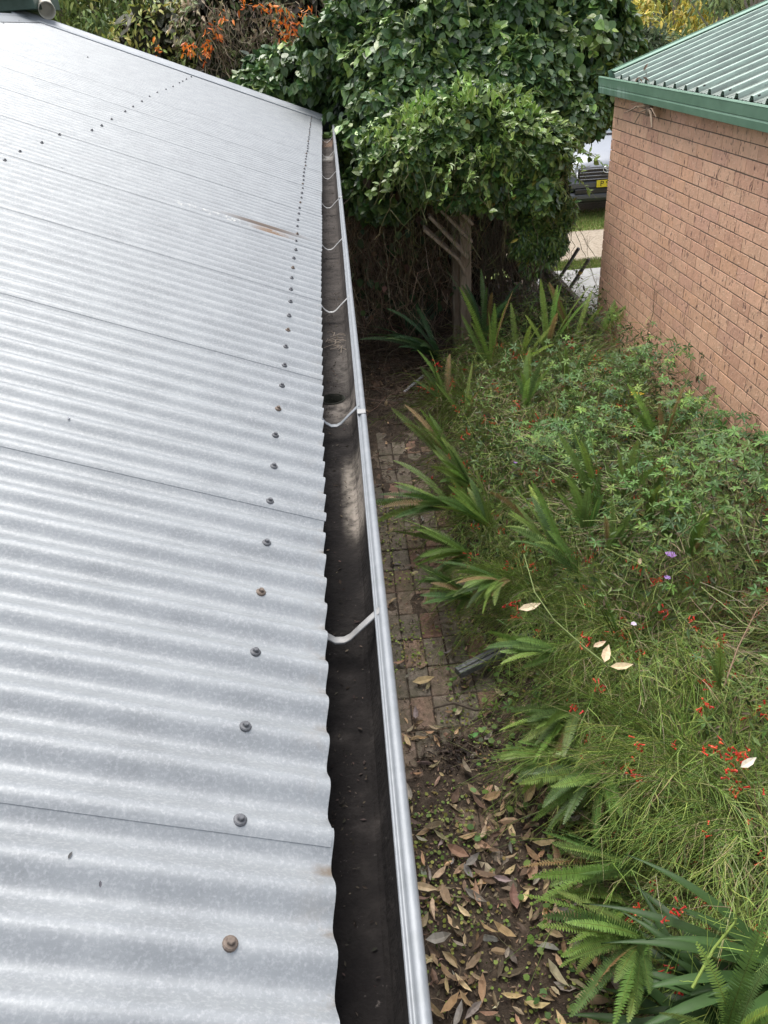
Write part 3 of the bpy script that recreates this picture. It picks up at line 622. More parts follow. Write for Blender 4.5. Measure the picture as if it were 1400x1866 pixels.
# ============================================================ parked car
def build_car():
    c0 = atY(1103, 330, 14.2); car = empty('parked_car', (c0[0]+.02, 14.2, 0), 'silver white car with black grille and yellow plate, parked nose-on past the brick corner', 'car')
    Z0 = -.02
    PAINT = mat('silver_white_paint', cols=[(.27, .29, .32), (.32, .34, .37)], nscale=2, rough=.25, metal=.25); BLK = mat('black_plastic', base=(.02, .022, .025), rough=.4); GRY = mat('dark_bumper', base=(.09, .10, .115), rough=.35)
    # rows of sections along the length (y back from the nose): (y, half width, z list)
    def put(mb, V, F):
        V = np.array(V, float); rz = R_(-4); c_, s_ = math.cos(rz), math.sin(rz)
        W = np.stack([V[:, 0]*c_-V[:, 1]*s_, V[:, 0]*s_+V[:, 1]*c_, V[:, 2]], 1)+np.array([car.location.x, car.location.y, Z0]); mb.add(W, F)
    secs = [(0.0, .62, .30, .62, .66), (.06, .74, .27, .70, .80), (.20, .83, .25, .78, .92), (.55, .86, .25, .92, 1.02), (1.05, .87, .25, 1.02, 1.12), (1.3, .87, .25, 1.05, 1.2), (1.75, .87, .25, 1.06, 1.62), (2.1, .87, .25, 1.06, 1.76), (3.2, .87, .25, 1.06, 1.78), (4.1, .86, .27, 1.04, 1.68), (4.45, .80, .30, .98, 1.1), (4.5, .74, .34, .9, .95)]
    V = []; NS = 16
    for (y, hw, zb, zs, zt) in secs:
        cab = zt > 1.3; tw = hw*(.72 if cab else .78)
        half = [(0, zb), (hw*.8, zb), (hw*.97, zb+.06), (hw, zb+.22), (hw, zs-.12), (hw*.97, zs-.02), (hw*.93, zs+.0), (tw*1.04, zs+(zt-zs)*.8), (tw*.9, zt-.01), (tw*.5, zt+.012), (0, zt+.02)]
        ring = half+[(-x, z) for x, z in half[-2:0:-1]]
        for x, z in ring: V.append((x, y, z))
    n = len(V)//len(secs); F = [(i*n+j, i*n+(j+1) % n, (i+1)*n+(j+1) % n, (i+1)*n+j) for i in range(len(secs)-1) for j in range(n)]
    F += [tuple(range(n)), tuple(range((len(secs)-1)*n, len(secs)*n))]
    mb = MB(); put(mb, V, F); body = part('body', mb, PAINT, car, True)
    def boxp(name, c, sz, m_, parent=car, bev=.01, rx=0):
        mb = MB(); t = MB(); t.box((0, 0, 0), sz, np.array(Matrix.Rotation(rx, 3, 'X')), bevel=bev); put(mb, t.V[0]+np.array(c), [tuple(f) for A in t.F for f in A.tolist()])
        o = mb.build(name, m_, None); o.parent = parent; o.location = -Vector(car.location) if parent == car else (0, 0, 0); return o
    GL = mat('car_glass', base=(.16, .21, .24), rough=.08, spec=.8)
    mb = MB(); put(mb, [(-.70, 1.27, 1.19), (.70, 1.27, 1.19), (.58, 1.73, 1.62), (-.58, 1.73, 1.62)], [(0, 1, 2, 3)]); part('windscreen', mb, GL, car)
    for s in (-1, 1):
        mb = MB(); put(mb, [(s*.845, 1.6, 1.10), (s*.66, 1.9, 1.62), (s*.66, 3.9, 1.62), (s*.845, 4.1, 1.10)], [(0, 1, 2, 3)]); part('side_window', mb, GL, car)
    boxp('wiper', (-.2, 1.25, 1.215), (.9, .03, .02), BLK); boxp('bonnet_trim', (0, 1.20, 1.19), (1.45, .07, .03), BLK)
    gr = boxp('grille', (0, .0, .72), (1.0, .08, .22), BLK, bev=.02)
    for k in range(4):
        boxp('grille_bar', (0, -.045, .64+.055*k), (.96, .02, .016), mat('grille_bar_chrome', base=(.3, .32, .35), rough=.25, metal=.7), bev=.004)
    boxp('lower_bumper', (0, .0, .36), (1.5, .16, .13), GRY, bev=.04); boxp('bumper', (0, .01, .545), (1.46, .12, .17), GRY, bev=.05); boxp('air_intake', (0, -.04, .45), (1.1, .08, .08), BLK); boxp('chin', (0, .04, .28), (1.4, .1, .06), BLK, bev=.02)
    for s in (-1, 1):
        h = boxp('headlight', (s*.66, .06, .77), (.28, .14, .16), mat('lamp_lens', base=(.65, .7, .73), rough=.1, spec=.8), bev=.04)
        boxp('mirror', (s*.98, 1.5, 1.16), (.2, .1, .14), PAINT, bev=.03)
        for y in (.85, 3.6):
            for nm, r, wd, m_ in (('wheel', .33, .2, BLK), ('rim', .2, .21, mat('rim_steel', base=(.4, .4, .42), rough=.3, metal=.8))):
                mb = MB(); V = []
                for x in (s*.86-wd/2*s, s*.86+.02*s): V += [(x, y+r*math.cos(2*math.pi*j/24), .33+r*math.sin(2*math.pi*j/24)) for j in range(24)]
                put(mb, V, [(j, (j+1) % 24, 24+(j+1) % 24, 24+j) for j in range(24)]+[tuple(range(24)), tuple(range(24, 48))]); part(nm, mb, m_, car)
    # emblem: three ellipses
    CH = mat('chrome', base=(.75, .77, .8), rough=.15, metal=.9); mb = MB()
    def ell(cx_, cz_, a, b_, r):
        P = [(cx_+a*math.cos(t), -.065, cz_+b_*math.sin(t)) for t in np.linspace(0, 2*math.pi, 25)]; t_ = MB(); t_.tube(P, r, 6, cap=False); put(mb, t_.V[0], [tuple(f) for A in t_.F for f in A.tolist()])
    ell(0, .79, .085, .058, .008); ell(0, .808, .05, .022, .006); ell(0, .79, .022, .055, .006); part('emblem', mb, CH, car, True)
    pl = boxp('number_plate', (.0, -.085, .565), (.37, .012, .115), mat('plate_yellow', base=(.80, .66, .03), rough=.4), bev=.003)
    cu = bpy.data.curves.new('plate_text', 'FONT'); cu.body = 'P 96'; cu.size = .125; cu.align_x = 'CENTER'; cu.align_y = 'CENTER'; cu.extrude = .002
    to = bpy.data.objects.new('plate_text', cu); COL.objects.link(to); dg = bpy.context.evaluated_depsgraph_get(); me = bpy.data.meshes.new_from_object(to.evaluated_get(dg)); bpy.data.objects.remove(to)
    o = bpy.data.objects.new('plate_lettering', me); COL.objects.link(o); me.materials.clear(); me.materials.append(mat('plate_black', base=(.02, .02, .02)))
    mm = Matrix.Rotation(R_(-4), 4, 'Z') @ Matrix.Translation((-.015, -.093, .565)) @ Matrix.Rotation(R_(90), 4, 'X')
    o.data.transform(Matrix.Translation((car.location.x, car.location.y, Z0)) @ mm); o.data.transform(Matrix.Translation(-Vector(car.location))); o.parent = car
build_car()

# ============================================================ foliage kit
def ell_shell(n, c, r, lo=.8, hi=1.02, zmin=-.9):
    d = unit(rng.normal(0, 1, (n*2, 3))); d = d[d[:, 2] > zmin][:n]; f = rng.uniform(lo, hi, (len(d), 1))
    return np.array(c)+d*np.array(r)*f, unit(d/np.array(r))
def lumpy(p, c, amp=.25, sc=1.3):
    out = p.copy()
    for i in range(len(p)):
        k = 1+amp*mn.noise(Vector(p[i]*sc))+amp*.5*mn.noise(Vector(p[i]*sc*2.7)); out[i] = c+(p[i]-c)*k
    return out
def foliage(mb, c, r, n, tmpl, size, cols, wts=None, lo=.75, hi=1.03, zmin=-.6, droop=.9, amp=.25, sc=1.3, jit=.2):
    p, nr = ell_shell(n, c, r, lo, hi, zmin); p = lumpy(p, np.array(c), amp, sc); n = len(p)
    # drop leaves in noise holes for gaps
    keep = np.array([mn.noise(Vector(q*3.1)) > -.34 for q in p]); p = p[keep]; nr = nr[keep]; n = len(p)
    d = nr*rng.uniform(.1, .8, (n, 1))+rng.normal(0, .55, (n, 3)); d[:, 2] -= droop
    nn_ = nr+rng.normal(0, .4, (n, 3)); nn_[:, 2] += .5
    sz = rng.uniform(.6, 1.15, n)*size
    cloud(mb, tmpl[0], tmpl[1], p, d, nn_, sz, palette(n, cols, wts, jit))
def mass(mb, c, r, n, tmpl, size, cols, wts=None, sat=7, **k):
    foliage(mb, c, r, int(n*.75), tmpl, size, cols, wts, **k)
    for _ in range(sat):
        d = unit(rng.normal(0, 1, 3)); d[1] = -abs(d[1]); d[2] = abs(d[2])*.9-.25; s = rng.uniform(.25, .48); cc = [tuple(np.array(q)*rng.uniform(.75, 1.35)) for q in cols]
        foliage(mb, np.array(c)+d*np.array(r)*.9, tuple(np.array(r)*s), int(n*.55*s), tmpl, size*rng.uniform(.8, 1.15), cc, wts, **k)
def stems(mb, c0, c1, n, r=.004, col=((.12, .08, .05),), wob=.15, K=7):
    c0 = np.asarray(c0); c1 = np.asarray(c1); t = np.linspace(0, 1, K)[None, :, None]
    P = c0[:, None, :]*(1-t)+c1[:, None, :]*t; w_ = rng.normal(0, wob, (n, K, 3)); w_[:, 0] *= .2; w_ = np.cumsum(w_, 1)/math.sqrt(K); P = P+w_*np.sin(np.pi*t)**.5
    tubes(mb, P, np.broadcast_to(r, (n, K)) if np.ndim(r) == 0 else r, palette(n, col))
BARK = mat('bark', cols=[(.06, .045, .035), (.15, .12, .09)], nscale=12, rough=.9, bump=.6, bscale=30)
STEMM = mat('stem', attr=True, rough=.8)
CORE = mat('dense_shadowed_twigs', cols=[(.012, .016, .008), (.03, .03, .018)], nscale=20, rough=1, spec=0)

# ---------------- pergola posts and braces under the vine
WOOD = mat('grey_hardwood', cols=[(.20, .155, .115), (.32, .26, .20), (.44, .37, .29)], nscale=5, detail=10, rough=.85, stretch=(9, 9, 1), bump=.5, bscale=24)
per_ = empty('pergola', tuple(atZ(848, 590, .05)*np.array([1, 1, 0])), 'grey timber pergola post with diagonal braces under the leafy vine', 'pergola')
PY = 7.95
pb_ = atY(848, 560, PY); pt_ = atY(850, 330, PY); px = pb_[0]
mb = MB(); mb.box((px, PY, 1.05), (.115, .115, 2.3), bevel=.006); part('post', mb, WOOD, per_)
q = atY(833, 540, PY+.25); mb = MB(); mb.box((q[0], PY+.25, .95), (.10, .10, 2.1), bevel=.006); part('post', mb, WOOD, per_)
def brace(u0, v0, u1, v1, Y0, Y1, wd=.09, th=.03):
    mb = MB(); mb.bar(atY(u0, v0, Y0), atY(u1, v1, Y1), wd, th, up=(0, 1, 0.2), bevel=.004); part('brace', mb, WOOD, per_)
brace(772, 415, 835, 470, 7.82, 7.84, .028, .12); brace(782, 392, 853, 468, 7.79, 7.81, .028, .10); brace(800, 378, 860, 440, 7.76, 7.78, .028, .085); brace(835, 470, 850, 500, 7.84, 7.86, .03, .1); brace(815, 362, 862, 408, 7.73, 7.75, .028, .07)
mb = MB(); mb.bar((.55, PY, 2.0), (2.15, PY, 2.0), .07, .14, bevel=.005); part('beam', mb, WOOD, per_)
mb = MB(); mb.bar((.5, PY+1.6, 2.0), (2.3, PY+1.6, 2.0), .07, .14, bevel=.005); part('beam', mb, WOOD, per_)
for x in (.7, 1.3, 1.9):
    mb = MB(); mb.bar((x, PY-.2, 2.1), (x, PY+1.8, 2.1), .05, .09, bevel=.004); part('rafter', mb, WOOD, per_)
# ---------------- vine: back mass
def E_(u, v, Y): return atY(u, v, Y)
DG = [(.07, .13, .042), (.085, .155, .046), (.12, .19, .05), (.18, .26, .06), (.065, .125, .05)]
vb = empty('climbing_vine', (1.4, 9.4, 0), 'huge dark green heart-leaved climber heaped over the pergola', 'vine')
mb = MB()
for (u, v, Y, rx, ry, rz, n) in [(800, 150, 8.8, .5, .4, .35, 1300), (900, 120, 8.7, .55, .4, .35, 1300), (960, 170, 8.5, .4, .3, .3, 900), (720, 200, 8.6, .35, .35, .35, 900), (760, 60, 9.6, .95, .8, .75, 3400), (930, 40, 9.6, .95, .8, .8, 3400), (1025, 90, 9.4, .68, .7, .6, 2600), (700, 165, 9.3, .58, .6, .6, 2200), (1000, 190, 9.0, .6, .6, .6, 2200),
                                 (860, -30, 10.0, 1.2, .8, .6, 2400), (685, 275, 9.0, .42, .5, .45, 1200), (1075, 170, 9.3, .42, .4, .5, 1500), (1100, 185, 8.9, .17, .25, .28, 500), (672, 330, 8.4, .28, .3, .38, 800), (700, 370, 8.3, .26, .25, .26, 450), (680, 255, 8.6, .28, .3, .35, 700), (1080, 140, 9.2, .28, .3, .33, 800), (560, 140, 10.3, .75, .5, .35, 1500)]:
    mass(mb, E_(u, v, Y), (rx, ry, rz), int(n*1.5), HEART, .108, DG, (3, 4, 3, 1, 2), amp=.4, sc=1.6)
part('foliage', mb, GLOSSL, vb)
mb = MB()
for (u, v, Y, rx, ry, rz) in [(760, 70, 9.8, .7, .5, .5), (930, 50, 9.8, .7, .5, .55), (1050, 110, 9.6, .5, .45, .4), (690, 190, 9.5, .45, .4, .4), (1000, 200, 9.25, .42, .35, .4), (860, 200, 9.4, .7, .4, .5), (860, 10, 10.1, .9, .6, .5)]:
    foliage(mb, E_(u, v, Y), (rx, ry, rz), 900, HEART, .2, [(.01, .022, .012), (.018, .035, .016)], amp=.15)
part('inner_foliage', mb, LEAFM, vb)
mb = MB()
n = 60; a0 = np.stack([rng.uniform(.2, 1.9, n), rng.uniform(8.6, 10, n), rng.uniform(0, .3, n)], 1); a1 = a0+np.stack([rng.normal(0, .12, n), rng.normal(0, .2, n), rng.uniform(1.5, 2.3, n)], 1); stems(mb, a0, a1, n, .011, [(.1, .08, .06), (.16, .13, .1)], .1)
# long pale tendrils on top
for pts in ([(980, 50), (985, 85), (1003, 115), (1010, 150), (1020, 195)], [(905, 150), (888, 140), (890, 165), (905, 175)], [(852, 0), (856, 30)]):
    mb.tube([E_(u, v, 8.6) for u, v in pts], .006, 5, (.25, .27, .12))
part('woody_stem', mb, STEMM, vb)
# ---------------- vine: front mound (smaller, brighter)
FG = [(.085, .16, .045), (.115, .195, .05), (.165, .25, .06), (.24, .34, .08), (.06, .12, .045), (.34, .29, .05)]
vf = empty('trailing_vine', (1.4, 7.6, 0), 'brighter fine-leaved climber mound spilling over the front of the pergola', 'vine')
mb = MB()
for (u, v, Y, rx, ry, rz, n, s) in [(850, 235, 7.9, .62, .45, .36, 3600, .08), (760, 270, 7.9, .42, .38, .34, 2200, .085), (930, 280, 7.8, .5, .4, .4, 2800, .085), (975, 330, 7.7, .30, .3, .42, 1900, .085), (985, 430, 7.75, .24, .25, .42, 1700, .075), (780, 330, 7.9, .26, .25, .25, 1000, .08), (880, 350, 7.85, .42, .25, .22, 1400, .08), (1015, 385, 7.75, .15, .2, .34, 700, .075), (995, 300, 7.9, .22, .2, .3, 700, .09)]:
    mass(mb, E_(u, v, Y), (rx*.95, ry, rz), int(n*1.2), LANCE if s < .08 else HEART, s, FG, (4, 5, 3, 1.2, 3, .12), amp=.35, sc=2.2, zmin=-.8)
    foliage(mb, E_(u, v, Y), (rx*1.02, ry*1.02, rz*1.02), n//5, ROS, .07, FG[1:4], (3, 3, 1), amp=.35, sc=2.2, zmin=-.3, droop=.3)
part('foliage', mb, GLOSSL, vf)
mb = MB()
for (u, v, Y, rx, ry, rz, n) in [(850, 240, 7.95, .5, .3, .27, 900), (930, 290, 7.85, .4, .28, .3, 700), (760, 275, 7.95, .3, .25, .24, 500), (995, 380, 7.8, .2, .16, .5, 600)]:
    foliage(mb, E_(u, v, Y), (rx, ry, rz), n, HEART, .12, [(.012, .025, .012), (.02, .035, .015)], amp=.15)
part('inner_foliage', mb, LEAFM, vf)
for (u, v) in ((850, 175), (775, 195), (745, 215), (930, 330), (890, 290), (905, 190), (955, 200), (700, 250)):      # bright new shoots
    p = E_(u, v, 7.45); n = 40; mb = MB(); cloud(mb, *LANCE, p+rng.normal(0, .05, (n, 3)), rng.normal(0, .5, (n, 3))+np.array([0, 0, .9]), rng.normal(0, 1, (n, 3))+np.array([0, -1, 1]), rng.uniform(.05, .10, n), palette(n, [(.20, .33, .06), (.28, .40, .09)])); part('new_shoot', mb, LEAFM, vf)
for tgt, cen, rad, ncan, s_ in ((vf, (870, 290, 7.8), (.78, .48, .50), 110, .075), (vb, (860, 90, 9.3), (1.1, .8, .8), 90, .10)):
    sm = MB(); lf = MB(); c0 = E_(*cen)
    for _ in range(ncan):
        d = unit(rng.normal(0, 1, 3)); d[1] = -abs(d[1])*.8; d[2] = abs(d[2])*1.1-.2; d = unit(d); b0 = c0+d*np.array(rad)*.95; L_ = rng.uniform(.15, .45); K = 6; t = np.linspace(0, 1, K)[:, None]
        P = b0+d*L_*t+np.array([0, 0, -1])*L_*.55*t**2+np.cumsum(rng.normal(0, .012, (K, 3)), 0); sm.tube(P, np.linspace(.004, .0015, K), 4, (.17, .2, .08)); k = int(L_*38)
        q = rng.uniform(0, K-1.01, k); q0 = q.astype(int); pp_ = P[q0]+(P[q0+1]-P[q0])*(q-q0)[:, None]; cl_ = palette(k, [tuple(np.array(FG[2])*rng.uniform(.7, 1.4))]); cloud(lf, *(LANCE if rng.random() < .5 else HEART), pp_, d+rng.normal(0, .7, (k, 3))-np.array([0, 0, .5]), rng.normal(0, .4, (k, 3))+np.array([0, -.4, 1]), rng.uniform(.5, 1.1, k)*s_, cl_)
    part('outer_shoot_stems', sm, STEMM, tgt); part('outer_shoot_leaves', lf, GLOSSL, tgt)
# twigs and small hanging leaflets sprays
mb = MB(); n = 130; c = np.array([E_(rng.uniform(700, 1050), rng.uniform(250, 420), rng.uniform(7.4, 7.7)) for _ in range(n)]); stems(mb, c, c+np.stack([rng.normal(0, .12, n), rng.normal(0, .1, n), -rng.uniform(.15, .5, n)], 1), n, .003, [(.16, .14, .07), (.1, .12, .04)], .06)
part('trailing_stems', mb, STEMM, vf)
# ---------------- dead stem curtain
dc = empty('dead_vine_curtain', (.8, 8.6, 0), 'curtain of dead brown vine stems hanging left of the pergola post', 'dead vine')
mb = MB(); n = 1300; a0 = np.stack([rng.uniform(.1, 1.2, n), rng.uniform(8.3, 9.6, n), rng.uniform(1.2, 2.1, n)], 1); a1 = a0+np.stack([rng.normal(0, .18, n), rng.normal(0, .15, n), -rng.uniform(.5, 1.4, n)], 1); a1[:, 2] = a1[:, 2].clip(.05)
stems(mb, a0, a1, n, .0034, [(.26, .19, .13), (.16, .12, .08), (.36, .29, .2)], .24, 9)
n = 500; a0 = np.stack([rng.uniform(0, .9, n), rng.uniform(6.6, 9.4, n), rng.uniform(.0, .25, n)], 1); a0[:, 2] *= .6; a1 = a0+np.stack([rng.normal(0, .35, n), rng.normal(0, .35, n), rng.normal(0, .1, n)], 1); a1[:, 2] = a1[:, 2].clip(.02)
stems(mb, a0, a1, n, .003, [(.10, .07, .045), (.16, .12, .085)], .06, 7)
n = 500; a0 = np.stack([rng.uniform(1.5, 2.15, n), rng.uniform(8.3, 9.3, n), rng.uniform(1.0, 1.8, n)], 1); a1 = a0+np.stack([rng.normal(0, .2, n), rng.normal(0, .15, n), -rng.uniform(.4, 1.2, n)], 1); a1[:, 2] = a1[:, 2].clip(.05)
stems(mb, a0, a1, n, .003, [(.11, .085, .06), (.18, .16, .12)], .12, 9)
part('dead_stems', mb, STEMM, dc)
mb = MB(); n = 450; p = np.stack([rng.uniform(.1, 2.1, n), rng.uniform(8.6, 9.8, n), rng.uniform(.3, 2.1, n)], 1)
cloud(mb, *HEART, p, rng.normal(0, .4, (n, 3))+np.array([0, 0, -1]), rng.normal(0, 1, (n, 3))+np.array([0, -1, .3]), rng.uniform(.06, .15, n), palette(n, [(.02, .035, .02), (.035, .05, .025), (.07, .05, .035)]))
n = 260; p = np.stack([rng.uniform(.05, 1.2, n), rng.uniform(8.0, 8.8, n), rng.uniform(.5, 1.9, n)], 1); cloud(mb, *HEART, p, rng.normal(0, .4, (n, 3))+np.array([0, 0, -1]), rng.normal(0, .6, (n, 3))+np.array([0, -1, .6]), rng.uniform(.05, .11, n), palette(n, [(.05, .09, .04), (.08, .12, .05), (.13, .09, .06)]))
part('withered_leaves', mb, LEAFM, dc)
# dark hedge backing behind the pergola
hd = empty('dark_shrub', (1.2, 10.6, 0), 'dark dense shrub in the shade behind the pergola posts', 'shrub')
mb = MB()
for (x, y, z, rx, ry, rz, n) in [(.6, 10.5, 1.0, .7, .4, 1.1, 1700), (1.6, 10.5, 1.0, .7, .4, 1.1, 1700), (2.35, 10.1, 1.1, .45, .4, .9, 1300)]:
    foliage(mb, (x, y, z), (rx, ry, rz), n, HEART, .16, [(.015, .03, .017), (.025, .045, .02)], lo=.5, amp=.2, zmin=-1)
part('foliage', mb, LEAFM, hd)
# dark rails seen left of the curtain
rl = empty('dark_rail_stack', tuple(atY(665, 400, 9.3)*np.array([1, 1, 0])), 'stack of dark timber rails in shade beside the gutter', 'rails')
for (u0, v0, u1, v1) in ((618, 372, 730, 352), (622, 412, 735, 392), (628, 440, 720, 470)):
    mb = MB(); mb.bar(atY(u0, v0, 9.2), atY(u1, v1, 9.0), .05, .07, bevel=.004); part('rail', mb, mat('black_timber', base=(.012, .014, .02), rough=.6), rl)
for u in (640, 705):
    t = atY(u, 362, 9.2); mb = MB(); mb.box((t[0], 9.24, t[2]/2), (.06, .06, t[2]), bevel=.004); part('rail_post', mb, WOOD, rl)

# ============================================================ garden
def canopy(x, y):
    e = np.interp(y, [1, 1.8, 2.6, 3.4, 4.4, 6, 7.5, 9], [1.12, 1.18, 1.08, .72, .52, .60, .78, 2.2])
    t = min(1, max(0, (x-e)/.42)); t = t*t*(3-2*t)
    return .03+t*(.60+.24*min(1, max(0, (6.6-y)/3.5))+.16*min(1, max(0, (x-1.5)/.7))+.36*mn.noise(Vector((x*1.9, y*1.5, 7)))+.10*mn.noise(Vector((x*5, y*5, 2))))
# --- thin arching stem bush with red tubular flowers
RG = [(.21, .30, .06), (.14, .235, .05), (.29, .37, .09), (.29, .28, .13), (.27, .20, .13), (.12, .20, .05)]
def firecracker(seed, nst=120, L_=.85, brown=.15, up=1.0):
    r = np.random.default_rng(seed); K = 9
    az = r.uniform(0, 2*np.pi, nst); el = r.uniform(.35, 1.15, nst)*up; Ls = r.uniform(.55, 1.1, nst)*L_
    t = np.linspace(0, 1, K)[None, :]
    hx = np.cos(el)[:, None]*t*Ls[:, None]*(1+.35*t); hz = np.sin(el)[:, None]*t*Ls[:, None]-.58*t**2.2*Ls[:, None]*r.uniform(.5, 1.3, (nst, 1))
    P = np.stack([np.cos(az)[:, None]*hx, np.sin(az)[:, None]*hx, hz], -1)+np.concatenate([r.normal(0, .07, (nst, 1, 2)), np.zeros((nst, 1, 1))], 2)
    P = P+np.cumsum(r.normal(0, .008, (nst, K, 3)), 1)
    wts = [5, 4, 3, 2, 10*brown, 2]
    global rng
    keep = rng; rng = r
    mb = MB(); tubes(mb, P, np.linspace(.0030, .0015, K)[None, :]*np.ones((nst, 1)), palette(nst, RG, wts))
    nb = 26; nn_ = nst*nb; i = np.repeat(np.arange(nst), nb); k = r.uniform(2.2, K-1.05, nn_); k0 = k.astype(int); fr = (k-k0)[:, None]
    b0 = P[i, k0]*(1-fr)+P[i, k0+1]*fr; T = unit(P[i, k0+1]-P[i, k0]); d = unit(T*.9+r.normal(0, .55, (nn_, 3))); ln = r.uniform(.08, .27, nn_)[:, None]
    B = np.stack([b0, b0+d*ln*.5+r.normal(0, .006, (nn_, 3)), b0+d*ln+np.array([0, 0, -.18])*ln], 1)
    tubes(mb, B, np.array([[.0017, .0015, .0009]])*np.ones((nn_, 1)), palette(nn_, RG, wts))
    stem_mb = mb
    # flowers near branchlet ends, in bunches
    V = []; F = []
    for s, y_ in ((.07, 0), (.10, .5), (.13, .85), (.24, 1.0)):
        for j in range(5): V.append((s*math.cos(j*1.2566), y_, s*math.sin(j*1.2566)))
    for a in range(3):
        for j in range(5): F.append((a*5+j, a*5+(j+1) % 5, a*5+5+(j+1) % 5, a*5+5+j))
    root = empty('firecracker_bush', (0, 0, -50))
    stem_mb.build('stems', STEMG, None).parent = root
    cand = np.where(B[:, 2, 2] > .24)[0]
    for q_ in r.choice(cand, 24):
        n = int(r.integers(3, 10)); fp = B[q_, 2]+r.normal(0, .020, (n, 3)); fm = MB()
        cloud(fm, np.array(V), F, fp, r.normal(0, .6, (n, 3))+np.array([0, 0, -.5]), r.normal(0, 1, (n, 3)), r.uniform(.024, .036, n), palette(n, [(.66, .05, .03), (.74, .11, .05), (.58, .035, .035)]))
        fm.build('red_flower_spray', FLOW, None).parent = root
    rng = keep
    return root
STEMG = mat('green_stem', attr=True, rough=.6, transl=.1); FLOW = mat('red_petal', attr=True, rough=.5, transl=.25)
protos = [firecracker(11, 190, .95), firecracker(12, 200, 1.05, .1), firecracker(13, 190, .9, .5), firecracker(14, 200, 1.0, .05)]
FB = [  # u, v, z of the bush's visual middle, proto, scale, rot, label
 (870, 690, .45, 2, .85, 0.3, 'olive wiry firecracker bush by the path, nearest the pergola'),
 (1010, 665, .55, 0, .95, 1.1, 'wiry green bush with scattered red flowers behind the upright ferns at the back'),
 (1150, 660, .65, 1, .9, 2.0, 'wiry bush with red flower sprays against the brick wall at the back of the bed'),
 (1265, 730, .65, 3, .8, 5.2, 'red flowered wiry bush pressed against the middle of the brick wall'),
 (1000, 790, .5, 2, 1.05, 3.0, 'brown tangled half-dead firecracker bush in the middle of the bed'),
 (920, 860, .45, 0, .75, 4.1, 'wiry green bush leaning over the path above the first arching ferns'),
 (1130, 900, .55, 1, .9, 5.0, 'low wiry bush just beyond the row of small upright ferns'),
 (1330, 880, .6, 0, .9, .6, 'thin wiry bush beside the lower right end of the brick wall'),
 (1000, 1010, .5, 3, .75, 2.6, 'wiry bush with red blooms over the big fern clump at the path'),
 (1190, 1090, .65, 1, .85, 3.7, 'wiry green bush around the largest purple flower'),
 (1370, 1100, .7, 2, .9, 1.9, 'straw coloured wiry bush at the right edge below the purple flower'),
 (1130, 1220, .6, 0, .68, 5.6, 'wiry bush with a bunch of red flowers beside the pale fallen leaves'),
 (1300, 1270, .75, 3, .95, .9, 'large yellow green wiry bush spreading from the right edge'),
 (1420, 1400, .7, 1, .9, 4.6, 'bright fine-stemmed bush cut by the right edge of the frame'),
 (1300, 1480, .7, 2, .6, 2.2, 'drooping wiry bush hanging over the dark hollow near the front'),
 (1450, 1560, .7, 3, .8, 3.3, 'wiry bush with many red flowers above the strap leaves'),
]
first = [True]*4
for (u, v, z, pi_, sc, rz, lb) in FB:
    p = atZ(u, v, z); p[0] = min(p[0], BX-.32); sc *= .84 if v > 1200 else .92; base = (p[0], p[1], .06 if v > 1500 else .28 if p[0] > 1.25 else .14); pr = protos[pi_]
    if first[pi_]: o = pr; first[pi_] = False; o.location = base; o.rotation_euler = (0, 0, rz); o.scale = (sc,)*3
    else: o = copy_to(pr, base, rz, sc)
    tag(o, lb, 'bush', 'firecracker bushes in the garden bed')
# --- sword ferns
FCOL = [(.15, .25, .055), (.095, .18, .042), (.16, .26, .06), (.08, .15, .042)]
def fern_mb(seed, nf, L_, spread, az0=None, azw=math.pi, arch=.6, cols=FCOL):
    r = np.random.default_rng(seed); global rng; keep = rng; rng = r; mb = MB(); K = 42
    for f in range(nf):
        az = r.uniform(0, 2*np.pi) if az0 is None else az0+r.uniform(-azw, azw); Lf = L_*r.uniform(.6, 1.08); el = np.clip(r.normal(spread, .16), .15, 1.5)
        t = np.linspace(0, 1, K); ang = el-arch*r.uniform(.5, 1.4)*t**1.6
        dx = np.cos(ang); dz = np.sin(ang); x = np.cumsum(dx)/K*Lf; z = np.cumsum(dz)/K*Lf; bend = r.normal(0, .12)*t**2*Lf
        ca, sa = math.cos(az), math.sin(az); P = np.stack([ca*x-sa*bend, sa*x+ca*bend, z], 1); T = unit(np.gradient(P, axis=0))
        roll = r.normal(0, .7); side = unit(np.cross(T, (0, 0, 1.))+1e-6); nrm = np.cross(side, T); s2 = side*math.cos(roll)+nrm*math.sin(roll); n2 = nrm*math.cos(roll)-side*math.sin(roll)
        c = palette(1, cols, None, .2)[0]; c = np.array([.26, .19, .09]) if r.random() < .045 else c; base = r.normal(0, .015, 3)*[1, 1, 0]
        tubes(mb, (P+base)[None], np.linspace(.0022, .0008, K)[None], [c*np.array([1.3, .9, .8])])
        k = np.arange(3, K); c_w = rng.uniform(.95, 1.25); prof = np.clip(1-np.abs((k/K-.42)/.60)**3.2, .10, 1)*.033*r.uniform(.85, 1.15)*(Lf/.6)**.3
        for sg in (-1, 1):
            d = s2[k]*sg+T[k]*.28+n2[k]*.12; n = len(k); pos = P[k]+base+T[k]*(.25*Lf/K*sg)
            cc = np.tile(c, (n, 1))*(1+.1*r.standard_normal((n, 1)))*(1+.25*(k/K)[:, None]**3*np.array([1.2, .9, .3]))
            cloud(mb, *PINNA, pos, d+r.normal(0, .05, (n, 3)), n2[k], np.stack([np.full(n, Lf/K*1.0*c_w), prof, prof], 1), cc)
    rng = keep; return mb
